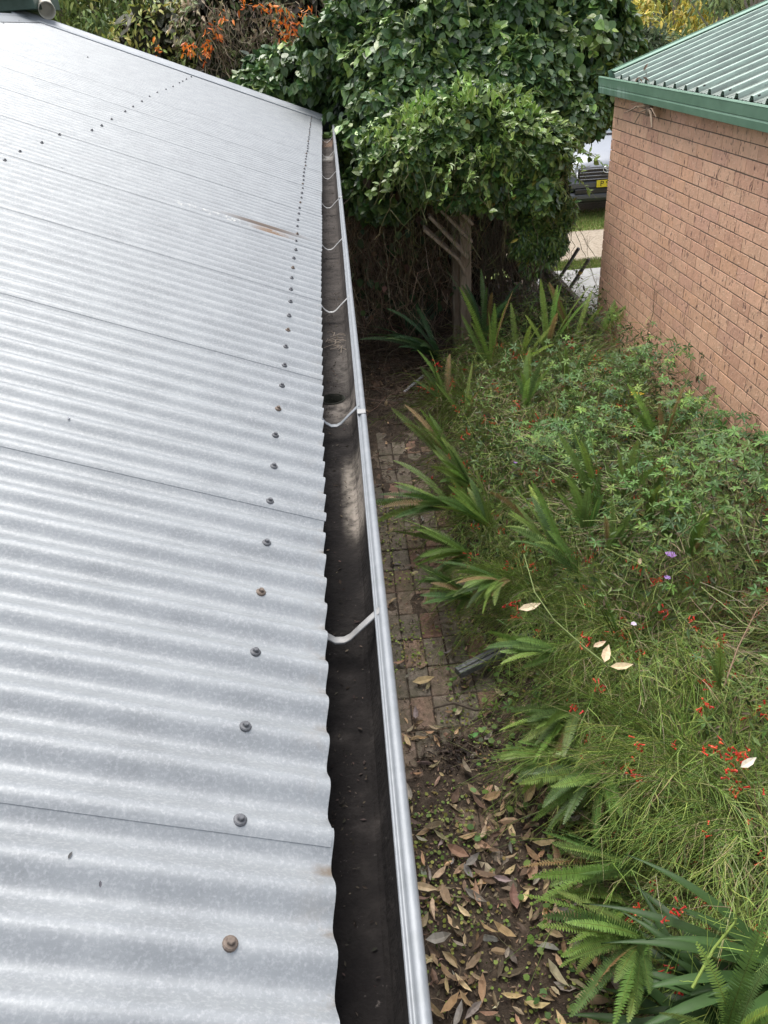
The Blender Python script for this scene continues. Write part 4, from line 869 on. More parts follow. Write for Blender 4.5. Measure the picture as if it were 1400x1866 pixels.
PINNA = (np.array([[-.3, 0, 0], [-.42, .15, .0], [-.25, .7, .03], [.02, 1, -.03], [.3, .6, .02], [.42, .12, 0], [.3, 0, 0]]), [(0, 6, 5, 4, 3, 2, 1)])
FERNM = mat('fern_leaf', attr=True, rough=.5, transl=.28)
FE = [  # u, v, z, fronds, length, elevation, azimuth(None=all) , azimuth half width, arch, dark, label
 (893, 650, .55, 7, .72, 1.25, None, 0, .15, 0, 'tall upright light green fern frond clump in front of the pergola post'),
 (948, 650, .5, 6, .6, 1.15, None, 0, .3, 0, 'short upright fern just right of the tallest front frond'),
 (1000, 625, .6, 9, .7, 1.22, None, 0, .2, 0, 'cluster of upright ferns left of the low timber wall'),
 (1045, 610, .62, 8, .62, 1.2, None, 0, .2, 0, 'upright pale ferns right at the low timber wall'),
 (1085, 605, .62, 5, .62, 1.1, 0, .7, .3, 0, 'fern leaning right towards the foot of the brick corner'),
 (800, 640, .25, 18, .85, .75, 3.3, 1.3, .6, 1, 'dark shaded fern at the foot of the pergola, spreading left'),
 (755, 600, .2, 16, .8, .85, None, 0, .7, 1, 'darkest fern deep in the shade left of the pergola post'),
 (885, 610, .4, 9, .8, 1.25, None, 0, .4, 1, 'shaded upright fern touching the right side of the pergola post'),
 (825, 830, .3, 6, .62, .95, 2.6, .6, .35, 0, 'fern with one long frond standing up and left over the path'),
 (850, 925, .25, 8, .62, .45, 3.0, .7, .45, 0, 'fern reaching flat across the pavers beside the brown soil patch'),
 (880, 1010, .2, 12, .62, .5, 3.2, 1.0, .6, 0, 'broad fern clump overhanging the middle of the brick path'),
 (955, 1060, .4, 12, .5, .45, 3.5, .8, .7, 0, 'dense fern just above the short dark plank'),
 (1050, 1190, .45, 8, .40, .4, 3.3, .6, .6, 0, 'fern just to the right of the dark plank'),
 (1085, 1300, .35, 11, .45, .35, 3.7, .7, .6, 0, 'fern below the plank with fronds pointing down the path'),
 (1140, 1410, .35, 10, .45, .3, 3.7, 1.0, .6, 0, 'fern drooping over the dark hollow beside the leaf litter'),
 (1215, 1580, .3, 7, .55, .3, 3.05, .35, .25, 0, 'two-armed bright fern pointing left over the leaf litter'),
 (1220, 1710, .3, 8, .5, .6, 3.6, .8, .6, 0, 'fern beside the strap leaves with fronds curving to the path'),
 (1340, 1880, .5, 6, .45, 1.2, None, 0, .5, 0, 'bright fern tips at the bottom right corner'),
 (1090, 900, .55, 5, .5, 1.3, 2.6, 1, .3, 0, 'fern with upright narrow fronds below the leafy vine patch'),
 (1140, 890, .55, 5, .45, 1.35, None, 0, .2, 0, 'middle clump of the thin upright ferns'),
 (1225, 960, .55, 4, .42, 1.45, None, 0, .12, 0, 'broad single upright fern frond above the purple flower'),
 (1190, 930, .55, 5, .45, 1.4, None, 0, .2, 0, 'narrow upright fern left of the broad upright frond'),
 (1010, 980, .5, 5, .5, .95, 2.5, .7, .6, 0, 'fern with long fronds arching left in the centre of the bed'),
 (1050, 1020, .5, 4, .5, 1.0, 2.3, .6, .9, 0, 'arching fern beside the centre fern, curling over to the left'),
 (1215, 800, .62, 5, .5, 1.3, 1.0, 2, .3, 0, 'upright fern in front of the dark spot on the brick wall'),
 (1130, 1130, .5, 3, .35, 1.2, 2.4, .8, .3, 0, 'small fern tip under the purple flower'),
 (815, 720, .35, 6, .5, 1.1, 2.6, 1.0, .3, 0, 'pale fern standing just above the grey stick'),
 (850, 745, .4, 5, .45, 1.2, None, 0, .25, 0, 'small upright fern among the olive bushes near the stick'),
 (960, 720, .55, 5, .42, 1.3, None, 0, .2, 0, 'short upright fern below the tall back ferns'),
 (1040, 700, .6, 5, .42, 1.3, None, 0, .2, 0, 'short upright fern at the centre back of the bed'),
 (880, 890, .4, 7, .45, .9, 2.8, .9, .4, 0, 'fern among the wiry stems above the flat path fern'),
 (920, 960, .45, 7, .45, .9, 2.6, .9, .4, 0, 'fern behind the broad clump over the middle of the path'),
 (1070, 940, .6, 5, .38, 1.35, None, 0, .2, 0, 'slim upright fern left in the row of thin ferns'),
 (1110, 980, .6, 4, .38, 1.3, None, 0, .25, 0, 'slim fern tip below the row of thin ferns'),
 (1260, 990, .65, 4, .38, 1.35, None, 0, .2, 0, 'small curved fern right of the broad upright frond'),
 (890, 1090, .25, 8, .42, .5, 3.3, .9, .6, 0, 'low fern hugging the path above the dark plank'),
 (1060, 1380, .25, 8, .40, .45, 3.6, .8, .6, 0, 'small fern at the right edge of the leaf litter below the plank'),
 (1185, 1650, .22, 7, .42, .5, 3.4, .8, .5, 0, 'fern low over the litter between the two-armed fern and the strap leaves'),
 (1310, 1230, .6, 3, .35, 1.45, None, 0, .1, 0, 'single thin fern frond standing in the yellow green bush'),
]
for i, (u, v, z, nf, Lf, el, az, aw, arch, dk, lb) in enumerate(FE):
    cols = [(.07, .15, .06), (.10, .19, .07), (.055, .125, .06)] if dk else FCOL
    z += .18 if z >= .5 and v > 700 else 0
    p = atZ(u, v, z); p[0] = min(p[0], BX-.1)
    if not dk and v < 700: cols = [(.19, .30, .065), (.15, .25, .055), (.22, .33, .075)]
    lowf = z < .46 and v > 780 and nf > 6
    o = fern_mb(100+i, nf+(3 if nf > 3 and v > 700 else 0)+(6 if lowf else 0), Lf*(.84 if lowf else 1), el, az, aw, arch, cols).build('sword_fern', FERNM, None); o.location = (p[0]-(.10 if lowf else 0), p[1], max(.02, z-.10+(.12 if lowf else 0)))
    tag(o, lb, 'fern', 'sword ferns in the garden bed')
# --- five-leaved trailing vine patches
VG = [(.09, .18, .045), (.12, .22, .055), (.07, .14, .045), (.18, .28, .06), (.35, .32, .05)]
VP = [(1090, 800, .35, .3, 300, 'dense five-leaved vine patch in the middle of the bed, under the yellow leaf'), (1165, 725, .28, .3, 200, 'five-leaved vine around the star-shaped yellow leaf'), (1010, 835, .30, .2, 220, 'five-leaved vine patch left of the upright fern row'),
      (1300, 860, .40, .4, 420, 'pale five-leaved vine along the foot of the brick wall'), (1180, 960, .3, .3, 200, 'light vine leaves around the broad upright fern'), (1340, 1050, .38, .3, 330, 'five-leaved vine right of the purple flower'),
      (1120, 1240, .32, .22, 300, 'five-leaved vine patch around the pale fallen leaves'), (1090, 1340, .13, .3, 110, 'trail of blue green five-leaved vine hanging beside the lower path'), (1020, 1180, .2, .15, 110, 'few vine leaves above the plank'),
      (1010, 690, .35, .3, 160, 'small leaved vine amid the back ferns'), (1230, 1480, .12, .3, 60, 'few vine leaves near the dark hollow')]
for (u, v, rx, ry, n, lb) in VP:
    c = atZ(u, v, .62); n = int(n*.62)
    x = c[0]+rng.normal(0, rx*.5, n); y_ = c[1]+rng.normal(0, ry*.75, n); x = np.minimum(x, BX-.03); z = np.array([canopy(a, b_) for a, b_ in zip(x, y_)])+rng.uniform(-.12, .13, n)
    pos = np.stack([x, y_, z], 1); d = rng.normal(0, 1, (n, 3)); d[:, 2] = -.2; nr = rng.normal(0, .35, (n, 3))+np.array([-.05, -.35, 1])
    mb = MB(); cloud(mb, *ROS, pos, d, nr, rng.uniform(.028, .050, n), palette(n, VG, (4, 4, 3, 1.5, .02)))
    a = pos; stems(mb, a, a+np.stack([rng.normal(0, .05, n), rng.normal(0, .05, n), -rng.uniform(.03, .2, n)], 1), n, .0014, [(.12, .15, .05), (.14, .1, .06)], .02, 4)
    tag(mb.build('trailing_creeper', LEAFM, None, loc=(c[0], c[1], .05)), lb, 'creeper', 'five-leaved creeper patches in the garden bed')
# --- undergrowth filling the bed
mb = MB(); n = 26000; x = rng.uniform(.55, 2.42, n); y_ = rng.uniform(.3, 8.3, n); h = np.array([canopy(a, b_) for a, b_ in zip(x, y_)]); k = h > .10; x, y_, h = x[k], y_[k], h[k]; n = len(x)
z = h*rng.uniform(.1, 1.0, n)**.7
cloud(mb, *QUADL, np.stack([x, y_, z], 1), rng.normal(0, 1, (n, 3)), rng.normal(0, .6, (n, 3))+np.array([0, -.3, 1]), np.stack([rng.uniform(.02, .05, n)]*3, 1)*np.array([.9, 1.4, 1]), palette(n, [(.06, .11, .03), (.09, .16, .04), (.11, .085, .045), (.035, .06, .02), (.14, .22, .055)]))
n = 8500; x = rng.uniform(.7, 2.4, n); y_ = rng.uniform(.4, 8.3, n); h = np.array([canopy(a, b_) for a, b_ in zip(x, y_)]); k = h > .2; x, y_, h = x[k], y_[k], h[k]; n = len(x)
a0 = np.stack([x, y_, h*rng.uniform(.3, 1.02, n)], 1); ang = np.array([6.5*mn.noise(Vector((a_*1.1, b_*1.1, 4))) for a_, b_ in zip(x, y_)])+rng.normal(0, .45, n); ln = rng.uniform(.10, .34, n); a1 = a0+np.stack([np.cos(ang)*ln, np.sin(ang)*ln, rng.uniform(-.12, .10, n)], 1)
stems(mb, a0, a1, n, .0016, [(.20, .28, .065), (.13, .20, .05), (.24, .19, .11), (.15, .11, .07), (.26, .33, .09)], .016, 6)
tag(mb.build('undergrowth', LEAFM, None), 'tangled low undergrowth filling the garden bed', 'undergrowth', kind='stuff')
# --- strap-leaved plants at the lower right
def straps(seed, n, L_, az0, azw):
    r = np.random.default_rng(seed); mb = MB(); K = 14
    for f in range(n):
        az = az0+r.uniform(-azw, azw); Lf = L_*r.uniform(.6, 1.1); el = r.uniform(.35, 1.0); t = np.linspace(0, 1, K); ang = el-1.3*t**1.2*r.uniform(.6, 1.1); x = np.cumsum(np.cos(ang))/K*Lf; z = np.cumsum(np.sin(ang))/K*Lf
        ca, sa = math.cos(az), math.sin(az); side = np.array([-sa, ca, 0]); w_ = .0150*np.clip(1.25-t**3*1.2, .04, 1)*(0.7+.5*np.sin(np.pi*t**.7)); P = np.stack([ca*x, sa*x, z], 1)
        V = np.stack([P-side*w_[:, None], P+np.array([0, 0, -.006]), P+side*w_[:, None]], 1).reshape(-1, 3); c = np.array([.042, .088, .026])*r.uniform(.7, 1.3)
        mb.add(V, [(i*3+j, i*3+j+1, i*3+j+4, i*3+j+3) for i in range(K-1) for j in range(2)], c)
    return mb
STRAP = mat('strap_leaf', attr=True, rough=.45, spec=.3, transl=.12, var=.12, vscale=30)
for i, (u, v, z, n, L_, az, aw, lb) in enumerate([(1370, 1860, .28, 20, .62, 3.3, 1.3, 'dark green strap-leaved clump filling the bottom right corner'), (1450, 1780, .36, 18, .7, 3.4, 1.0, 'strap-leaved clump entering from the right edge under the red flowers'), (1290, 1900, .2, 16, .55, 3.0, 1.2, 'strap-leaved plant cut by the bottom edge'),
                                                  (770, 560, .05, 26, .75, 2.0, 3.1, 'dark shiny strap-leaved plant in shade left of the pergola post'), (955, 560, .25, 9, .8, 1.2, 1.5, 'tall broad blades standing between the post and the low wall')]):
    p = atZ(u, v, z); o = straps(300+i, n, L_, az, aw).build('strap_leaf_plant', STRAP, None, True); o.location = (p[0], p[1], z*.2 if i > 2 else z-.05); tag(o, lb, 'plant', 'strap-leaved plants')
# --- individual blooms and leaves in the bed
def bloom(u, v, z, s, lb, col=(.48, .30, .68)):
    p = atZ(u, v, z); mb = MB(); n = 6; a = np.arange(n)*2*np.pi/n+random.random()
    d = np.stack([np.cos(a), np.sin(a), np.full(n, .25)], 1); T = HEART[0].copy(); T[:, 0] *= 1.1
    cloud(mb, T, HEART[1], np.tile(p, (n, 1)), d, np.tile([0, -.3, 1.], (n, 1))+rng.normal(0, .2, (n, 3)), rng.uniform(.8, 1.1, n)*s, palette(n, [col], None, .08))
    o = empty('purple_flower', tuple(p), lb, 'flower', 'purple flowers on the creeper'); part('petals', mb, LEAFM, o); mb = MB(); mb.tube([p+np.array([0, 0, -.005]), p+np.array([.01, .02, -.07])], [.006, .002], 6, (.2, .25, .1)); part('stalk', mb, STEMM, o)
bloom(1222, 1011, .78, .032, 'largest open purple flower, in the centre right of the bed'); bloom(1217, 1053, .74, .018, 'small purple bud just below the largest flower'); bloom(1312, 840, .82, .018, 'left of two pale lilac flowers near the brick wall', (.6, .5, .7)); bloom(1333, 838, .82, .02, 'right of two pale lilac flowers near the brick wall', (.62, .5, .72)); bloom(939, 843, .6, .018, 'lone violet flower near the path side of the bed'); bloom(1155, 1137, .7, .016, 'pale lilac bud above the pale fallen leaves', (.6, .52, .72))
p = atZ(1160, 718, .85); mb = MB(); n = 6; a = np.arange(n)*1.05; cloud(mb, *LANCE, np.tile(p, (n, 1)), np.stack([np.cos(a), np.sin(a), np.zeros(n)], 1), np.tile([0, -.6, 1.], (n, 1)), np.full(n, .06)*np.array([1, .8, 1, .7, .9, .8]), palette(n, [(.75, .55, .06)])); tag(mb.build('yellow_leaf', LEAFM, None, loc=tuple(p)), 'star-shaped bright yellow leaf on the creeper by the brick wall', 'leaf')
def dleaf(u, v, z, s, az, col, lb, nm='dry_leaf', fold=1.0):
    p = atZ(u, v, z); T = LANCE[0].copy(); T[:, 0] *= 1.15; T[:, 2] = T[:, 0]**2*2.2*fold+(T[:, 1]-.5)**2*.5*fold; mb = MB(); cloud(mb, T, LANCE[1], np.array([p]), np.array([[math.cos(az), math.sin(az), .1]]), np.array([[.1, -.3, 1.]]), np.array([s]), np.array([col])); V = mb.V[0]
    mb.add(V-np.array([0, 0, .0012]), [tuple(f) for A in mb.F for f in A.tolist()], col)
    tag(mb.build(nm, LITM, None, loc=tuple(p)), lb, 'leaf')
LITM = mat('dry_leaf', attr=True, rough=.75, transl=.08, var=.2, vscale=60)
TAN = (.50, .37, .22)
dleaf(752, 1245, .02, .13, .1, (.50, .38, .20), 'long tan leaf on the pavers left of the dark plank'); dleaf(945, 1113, .6, .12, .15, (.62, .52, .36), 'pale curled leaf lying on the fern above the plank'); dleaf(1100, 1210, .72, .11, 1.1, (.60, .48, .32), 'upright pale tan leaf caught in the creeper'); dleaf(1080, 1180, .72, .07, .3, (.58, .44, .3), 'small pale leaf left of the upright caught leaf'); dleaf(1112, 1217, .70, .1, -.1, (.55, .45, .28), 'long pale leaf lying flat under the caught leaves')
dleaf(1348, 1400, .75, .08, .4, (.6, .56, .46), 'whitish dry leaf on the bush at the right edge'); dleaf(855, 1345, .02, .065, .4, (.12, .30, .08), 'fresh round green leaf on the path', 'green_leaf', .3); dleaf(945, 1395, .03, .13, -.5, TAN, 'large folded tan leaf at the right of the lower path'); dleaf(1165, 1030, .75, .06, 1.2, (.5, .36, .25), 'dry leaf standing in the bush left of the purple flower'); dleaf(740, 470, .9, .11, 0, (.55, .36, .06), 'yellow leaf hanging in the dead vine curtain', 'yellow_leaf'); dleaf(660, 318, 1.9, .12, 1.2, (.55, .38, .04), 'yellow leaf hanging next to the far gutter', 'yellow_leaf')
# --- leaf litter, weeds and moss on the ground
def scatter(n, x0f, x1f, y0, y1, dens=None):
    y_ = rng.uniform(y0, y1, n); x = x0f(y_)+(x1f(y_)-x0f(y_))*rng.uniform(0, 1, n)
    if dens is not None: k = np.array([dens(a, b_) for a, b_ in zip(x, y_)]) > rng.uniform(0, 1, n); x, y_ = x[k], y_[k]
    return x, y_
lit = lambda x, y: (1.0 if y < 2.6 else max(.10, .75-.55*(y-2.6)))*(.35+1.3*max(0, .4+mn.noise(Vector((x*3, y*3, 5)))))
lm = MB()
def litter(n, s0, s1, cols, x0, x1, y0, y1, dens, lift=.012, tm=LANCE, wt=None):
    x, y_ = scatter(n, lambda q_: np.full_like(q_, x0), lambda q_: x1-.0*q_, y0, y1, dens); n = len(x)
    z = np.array([max(soilh(a, b_), -.002) for a, b_ in zip(x, y_)])+rng.uniform(.3, 1, n)*lift
    T = tm[0].copy(); T[:, 0] *= .95; T[:, 2] = T[:, 0]**2*5.0+(T[:, 1]-.5)**2*1.0+T[:, 0]*(T[:, 1]-.5)*.5; d = rng.normal(0, 1, (n, 3)); d[:, 2] *= .15; nr = rng.normal(0, .28, (n, 3))+np.array([0, 0, 1.]); flip = rng.uniform(0, 1, n) < .3; nr[flip] *= -1
    sz = rng.uniform(s0, s1, n); cloud(lm, T, tm[1], np.stack([x, y_, z], 1), d, nr, np.stack([sz*rng.uniform(.7, 1.3, n), sz, sz], 1), palette(n, cols, wt, .22))
LC = [(.42, .30, .17), (.56, .42, .25), (.30, .21, .13), (.15, .11, .075), (.32, .28, .24), (.64, .50, .32)]
litter(480, .05, .12, LC, .0, 1.4, .9, 2.35, None, .035, wt=(4, 3, 3, 2, 2, 1.5)); litter(650, .035, .095, LC, .0, 1.5, .7, 3.6, lit, .03, wt=(4, 3, 3, 2, 2, 1.5)); litter(9000, .008, .03, [(.15, .105, .07), (.24, .17, .11), (.10, .07, .05), (.33, .24, .15)], -.05, 1.6, .7, 4.0, lambda x, y: 1.0 if y < 2.8 else .25, .012)
litter(120, .04, .09, LC, -.05, .8, 3.4, 8.2, None, .02, wt=(3, 2, 3, 3, 2, 1)); litter(1500, .02, .05, [(.08, .055, .04), (.13, .09, .06), (.05, .035, .028)], -.1, 1.2, 4.2, 9.4, None, .015)
litter(500, .03, .05, [(.22, .13, .07), (.13, .09, .06)], .7, 2.0, .5, 3.2, None, .03)
c_ = atZ(835, 1368, .015); n = 260; cloud(lm, *LANCE, c_+rng.normal(0, 1, (n, 3))*[.07, .05, .008], rng.normal(0, 1, (n, 3))*[1, 1, .4], rng.normal(0, .6, (n, 3))+np.array([0, 0, 1]), rng.uniform(.02, .05, n), palette(n, [(.03, .02, .015), (.06, .04, .028), (.10, .075, .05)]))
tag(lm.build('leaf_litter', LITM, None), 'brown and tan fallen leaves scattered over the brick path', 'leaf litter', kind='stuff')
mb = MB()
wd = lambda x, y: max(0, .25+1.6*mn.noise(Vector((x*2.6+3, y*2.6, 11))))+(.25 if x > .45 else 0)
CLV = (np.array([[0, 0, 0], [-.5, .35, .04], [-.42, .8, .03], [0, .95, 0], [.42, .8, .03], [.5, .35, .04]]), [(0, 5, 4, 3, 2, 1)])
x, y_ = scatter(15000, lambda q_: np.full_like(q_, -.1), lambda q_: np.full_like(q_, 1.4), .7, 5.2, wd); n = len(x); z = np.array([max(soilh(a, b_), -.003) for a, b_ in zip(x, y_)])+rng.uniform(.002, .022, n)
cloud(mb, *CLV, np.stack([x, y_, z], 1), rng.normal(0, 1, (n, 3))*np.array([1, 1, .2]), rng.normal(0, .3, (n, 3))+np.array([0, 0, 1]), rng.uniform(.007, .02, n), palette(n, [(.22, .29, .055), (.16, .24, .05), (.29, .33, .08), (.24, .19, .06)]))
x, y_ = scatter(260, lambda q_: np.full_like(q_, .35), lambda q_: np.full_like(q_, 1.4), .8, 3.4); n = len(x); cloud(mb, *CLV, np.stack([x, y_, np.full(n, .04)], 1), rng.normal(0, 1, (n, 3))*np.array([1, 1, .1]), rng.normal(0, .2, (n, 3))+np.array([0, 0, 1]), rng.uniform(.02, .038, n), palette(n, [(.16, .26, .05), (.11, .21, .05)]))
tag(mb.build('ground_weeds', LEAFM, None), 'small yellow green weeds creeping between the pavers', 'weeds', kind='stuff')
mb = MB(); n = 500; x, y_ = scatter(n, lambda q_: np.full_like(q_, 0), lambda q_: np.full_like(q_, 1.5), .7, 5); n = len(x); c = np.stack([x, y_, np.full(n, .02)], 1); a = rng.uniform(0, 6.28, n); l = rng.uniform(.03, .12, n); stems(mb, c, c+np.stack([np.cos(a)*l, np.sin(a)*l, rng.uniform(-.005, .015, n)], 1), n, .0013, [(.14, .10, .07), (.24, .19, .13), (.07, .05, .04)], .012, 5)
c0 = atZ(792, 1135, .01); n = 45; a = rng.uniform(0, 6.28, n); l = rng.uniform(.04, .10, n); c = np.tile(c0, (n, 1)); stems(mb, c, c+np.stack([np.cos(a)*l, np.sin(a)*l, rng.uniform(0, .02, n)], 1), n, .0012, [(.28, .22, .16)], .01, 4)
tag(mb.build('fallen_twigs', STEMM, None), 'thin twigs and straw strewn on the path', 'twigs', kind='stuff')
# plank and pale stick
a = atZ(834, 1226, .09); c = atZ(972, 1156, .13); o = empty('timber_plank', tuple(a*np.array([1, 1, 0])), 'short dark grey weathered timber offcut lying on the path edge', 'plank'); mb = MB(); mb.bar(a, c, .062, .045, bevel=.004); part('plank_body', mb, mat('wet_dark_timber', cols=[(.08, .088, .09), (.15, .16, .16), (.23, .24, .235)], nscale=14, detail=8, stretch=(2, 6, 6), rough=.7, bump=.5, bscale=30), o)
d = unit(c-a); sd = unit(np.cross(d, (0, 0, 1))); mb = MB(); mb.bar(a+np.array([0, 0, .0245])+sd*.008, c+np.array([0, 0, .0245])+sd*.008, .006, .003); part('groove', mb, mat('groove_dark', base=(.015, .016, .016)), o)
a = atZ(737, 714, .04); c = atZ(772, 684, .12); mb = MB(); mb.bar(a, c, .03, .012, bevel=.002); tag(mb.build('pale_stick', mat('pale_wood', cols=[(.38, .38, .38), (.5, .5, .5)], nscale=8, rough=.6), None, loc=tuple(a)), 'pale grey flat stick poking out of the bushes at the far path', 'stick')
a = atZ(790, 1290, .03); c = atZ(905, 1292, .04); mb = MB(); mb.tube([a, (a*2+c)/3+np.array([0, .03, .01]), (a+2*c)/3+np.array([0, -.02, .01]), c], [.006, .009, .008, .005], 6); tag(mb.build('broken_branch', BARK, None, loc=tuple(a)), 'short dark broken branch lying across the path below the plank', 'branch')
# long arching canes over the bed
for pts, z0, z1, lb, r, colr in (([(1095, 640), (1180, 610), (1265, 560), (1322, 515)], .75, 1.25, 'long bare cane leaning up across the brick wall', .004, (.14, .11, .06)), ([(1110, 1215), (1060, 1175), (1010, 1130), (975, 1080), (955, 1010)], .7, .95, 'pale green arching cane in front of the fern clump', .004, (.22, .28, .10)), ([(1320, 1250), (1345, 1180), (1380, 1110), (1410, 1080)], .7, 1.0, 'brown bare cane at the right edge below the vine', .0035, (.25, .17, .11)),
                                 ([(1262, 1800), (1300, 1730), (1340, 1680), (1345, 1640), (1325, 1610)], .5, .85, 'thick light green arching stem over the strap leaves', .005, (.26, .36, .08)), ([(1150, 560), (1162, 500), (1168, 455), (1178, 420)], .75, 1.25, 'thin seeding stalk standing before the far brick wall', .003, (.17, .14, .08))):
    P = np.array([atZ(u, v, z0+(z1-z0)*i/(len(pts)-1)) for i, (u, v) in enumerate(pts)]); P[:, 0] = np.minimum(P[:, 0], BX-.04); mb = MB(); mb.tube(P, np.linspace(r, r*.5, len(P)), 6, colr)
    n = 26; k = rng.uniform(0, len(P)-1.01, n); k0 = k.astype(int); fr = (k-k0)[:, None]; c = P[k0]*(1-fr)+P[k0+1]*fr; stems(mb, c, c+rng.normal(0, .05, (n, 3))+unit(P[-1]-P[0])*.05, n, .001, [colr], .01, 4)
    tag(mb.build('cane', STEMM, None, loc=tuple(P[0])), lb, 'cane')

# ============================================================ background vegetation
def tree(name, x, y, H, cr, cols, wts, n, tmpl, size, lb, cat='tree', group=None, trunk=.12, clumps=14, lift=.55, droop=.6, tcol=(.16, .13, .10), pale=False):
    o = empty(name, (x, y, -.1), lb, cat, group); mb = MB(); r = random
    top = np.array([x+r.uniform(-.3, .3), y+r.uniform(-.3, .3), H*.9]); P = np.array([[x, y, -.1], [x+.1, y, H*.3], top*.5+np.array([x, y, H*.6])*.5, top]); mb.tube(P, [trunk, trunk*.8, trunk*.5, trunk*.15], 8, tcol)
    cl = []
    for k in range(clumps):
        a = r.uniform(0, 6.28); zc = H*(lift+(1-lift)*r.random()**.8); rr_ = cr*(.25+.75*math.sqrt(r.random()))*(1-.35*(zc/H-lift)/(1-lift)); c = np.array([x+rr_*math.cos(a), y+rr_*math.sin(a), zc]); cl.append(c)
        s = np.array([x, y, zc*.55+r.uniform(0, .1)*H]); mid = (s+c)/2+np.array([0, 0, .15]); mb.tube([s, mid, c], [trunk*.35, trunk*.2, trunk*.06], 5, tcol)
    part('trunk', mb, STEMM, o); fm = MB(); m_ = n//clumps
    for c in cl:
        rad = cr*r.uniform(.28, .5); foliage(fm, c, (rad, rad, rad*.75), m_, tmpl, size, cols, wts, lo=.3, hi=1.05, zmin=-1, droop=droop, amp=.4, sc=1.5, jit=.25)
    part('crown', fm, LEAFM, o); return o
OL = [(0.196, 0.253, 0.081), (0.287, 0.345, 0.103), (0.391, 0.402, 0.127), (0.138, 0.196, 0.063)]
YL = [(0.665, 0.56, 0.122), (0.49, 0.473, 0.122), (0.28, 0.333, 0.105), (0.77, 0.63, 0.175)]
DK = [(0.049, 0.098, 0.039), (0.07, 0.126, 0.049), (0.098, 0.168, 0.056)]
B_ = lambda u, Y: atY(u, 0, Y)[0]
tree('feathery_tree', B_(90, 16), 16, 6.5, 1.7, OL, (3, 4, 2, 3), 7000, LANCE, .16, 'olive feathery tree behind the roof ridge at the top left', lift=.3, clumps=16)
tree('feathery_tree', B_(165, 14), 14, 5.6, 1.0, OL, (3, 3, 1, 4), 4200, LANCE, .14, 'thin-trunked olive tree just left of the dark conifer', lift=.35, clumps=12, trunk=.07)
tree('conifer', B_(228, 19), 19, 7.0, 1.2, [(.045, .06, .045), (.07, .085, .06)], None, 3500, LANCE, .15, 'sparse dark conifer with sky showing through, top left', lift=.2, clumps=14, trunk=.1)
tree('yellow_green_tree', B_(265, 14.5), 14.5, 4.6, 1.0, [(.22, .26, .06), (.14, .2, .05), (.1, .15, .04)], None, 4500, LANCE, .13, 'yellow green tree between conifer and orange flowers', lift=.25)
tree('dark_pine', B_(330, 18), 18, 5.6, 1.6, DK, None, 5000, LANCE, .15, 'dark green fine-leaved tree behind the orange flowers', lift=.3)
# orange trumpet vine mound
ov = empty('trumpet_vine', (B_(450, 12.3), 12.3, 0), 'mound of vine with dead brown leaves and orange trumpet flowers', 'vine')
mb = MB()
for (u, v, Y, rx, ry, rz, n, cs) in [(300, 110, 12.6, .8, .5, .75, 2200, [(.36, .38, .09), (.24, .31, .08), (.42, .38, .10)]), (430, 70, 12.2, .85, .6, .9, 2600, [(.22, .18, .10), (.30, .24, .15), (.18, .24, .08), (.38, .32, .2)]), (540, 60, 12.2, .75, .6, .85, 2400, [(.26, .27, .11), (.18, .25, .08), (.36, .31, .17)]), (390, 130, 11.9, .55, .4, .5, 1400, [(.16, .2, .05), (.11, .14, .05)]), (600, 40, 12.5, .6, .5, .9, 1500, [(.2, .2, .1), (.12, .15, .07)])]:
    foliage(mb, E_(u, v, Y), (rx, ry, rz), n, LANCE, .12, cs, amp=.35, sc=1.5, lo=.6)
    foliage(mb, E_(u, v, Y), (rx*.75, ry*.7, rz*.75), n//3, HEART, .22, [(.04, .045, .02), (.06, .05, .03)], amp=.2)
for z in np.linspace(.3, 1.8, 4):
    foliage(mb, (B_(450, 12.3), 12.6, z), (2.2, .4, .6), 900, LANCE, .16, [(.08, .10, .04), (.12, .1, .06)], amp=.2, zmin=-1)
part('foliage', mb, LEAFM, ov)
mb = MB(); n = 380; c = np.array([E_(rng.uniform(360, 590), rng.uniform(0, 150), rng.uniform(11.4, 11.7)) for _ in range(n)]); stems(mb, c, c+np.stack([rng.normal(0, .15, n), rng.normal(0, .1, n), -rng.uniform(.1, .5, n)], 1), n, .004, [(.2, .15, .1), (.12, .09, .06), (.3, .25, .17)], .1, 6)
part('dead_tendrils', mb, STEMM, ov)
fc = [(350, 88), (380, 78), (385, 48), (338, 94), (375, 92), (445, 8), (472, 14), (500, 14), (523, 38), (523, 58), (530, 68), (536, 75), (540, 92), (525, 100), (560, 70), (565, 62), (508, 97), (290, 88), (370, 85), (343, 80), (528, 52), (541, 82), (505, 40), (372, 98), (550, 30), (575, 45), (585, 75), (560, 20), (515, 70), (545, 50), (520, 22), (400, 60), (410, 30)]
for (u, v) in fc:
    p = E_(u, v, 11.4); n = 9; mb = MB(); cloud(mb, *LANCE, p+rng.normal(0, .04, (n, 3)), rng.normal(0, .7, (n, 3))+np.array([0, -.2, -.6]), rng.normal(0, 1, (n, 3)), rng.uniform(.05, .09, n)*1.1, palette(n, [(.80, .22, .02), (.85, .30, .04), (.7, .15, .02)])); part('orange_flower_spray', mb, FLOW, ov)
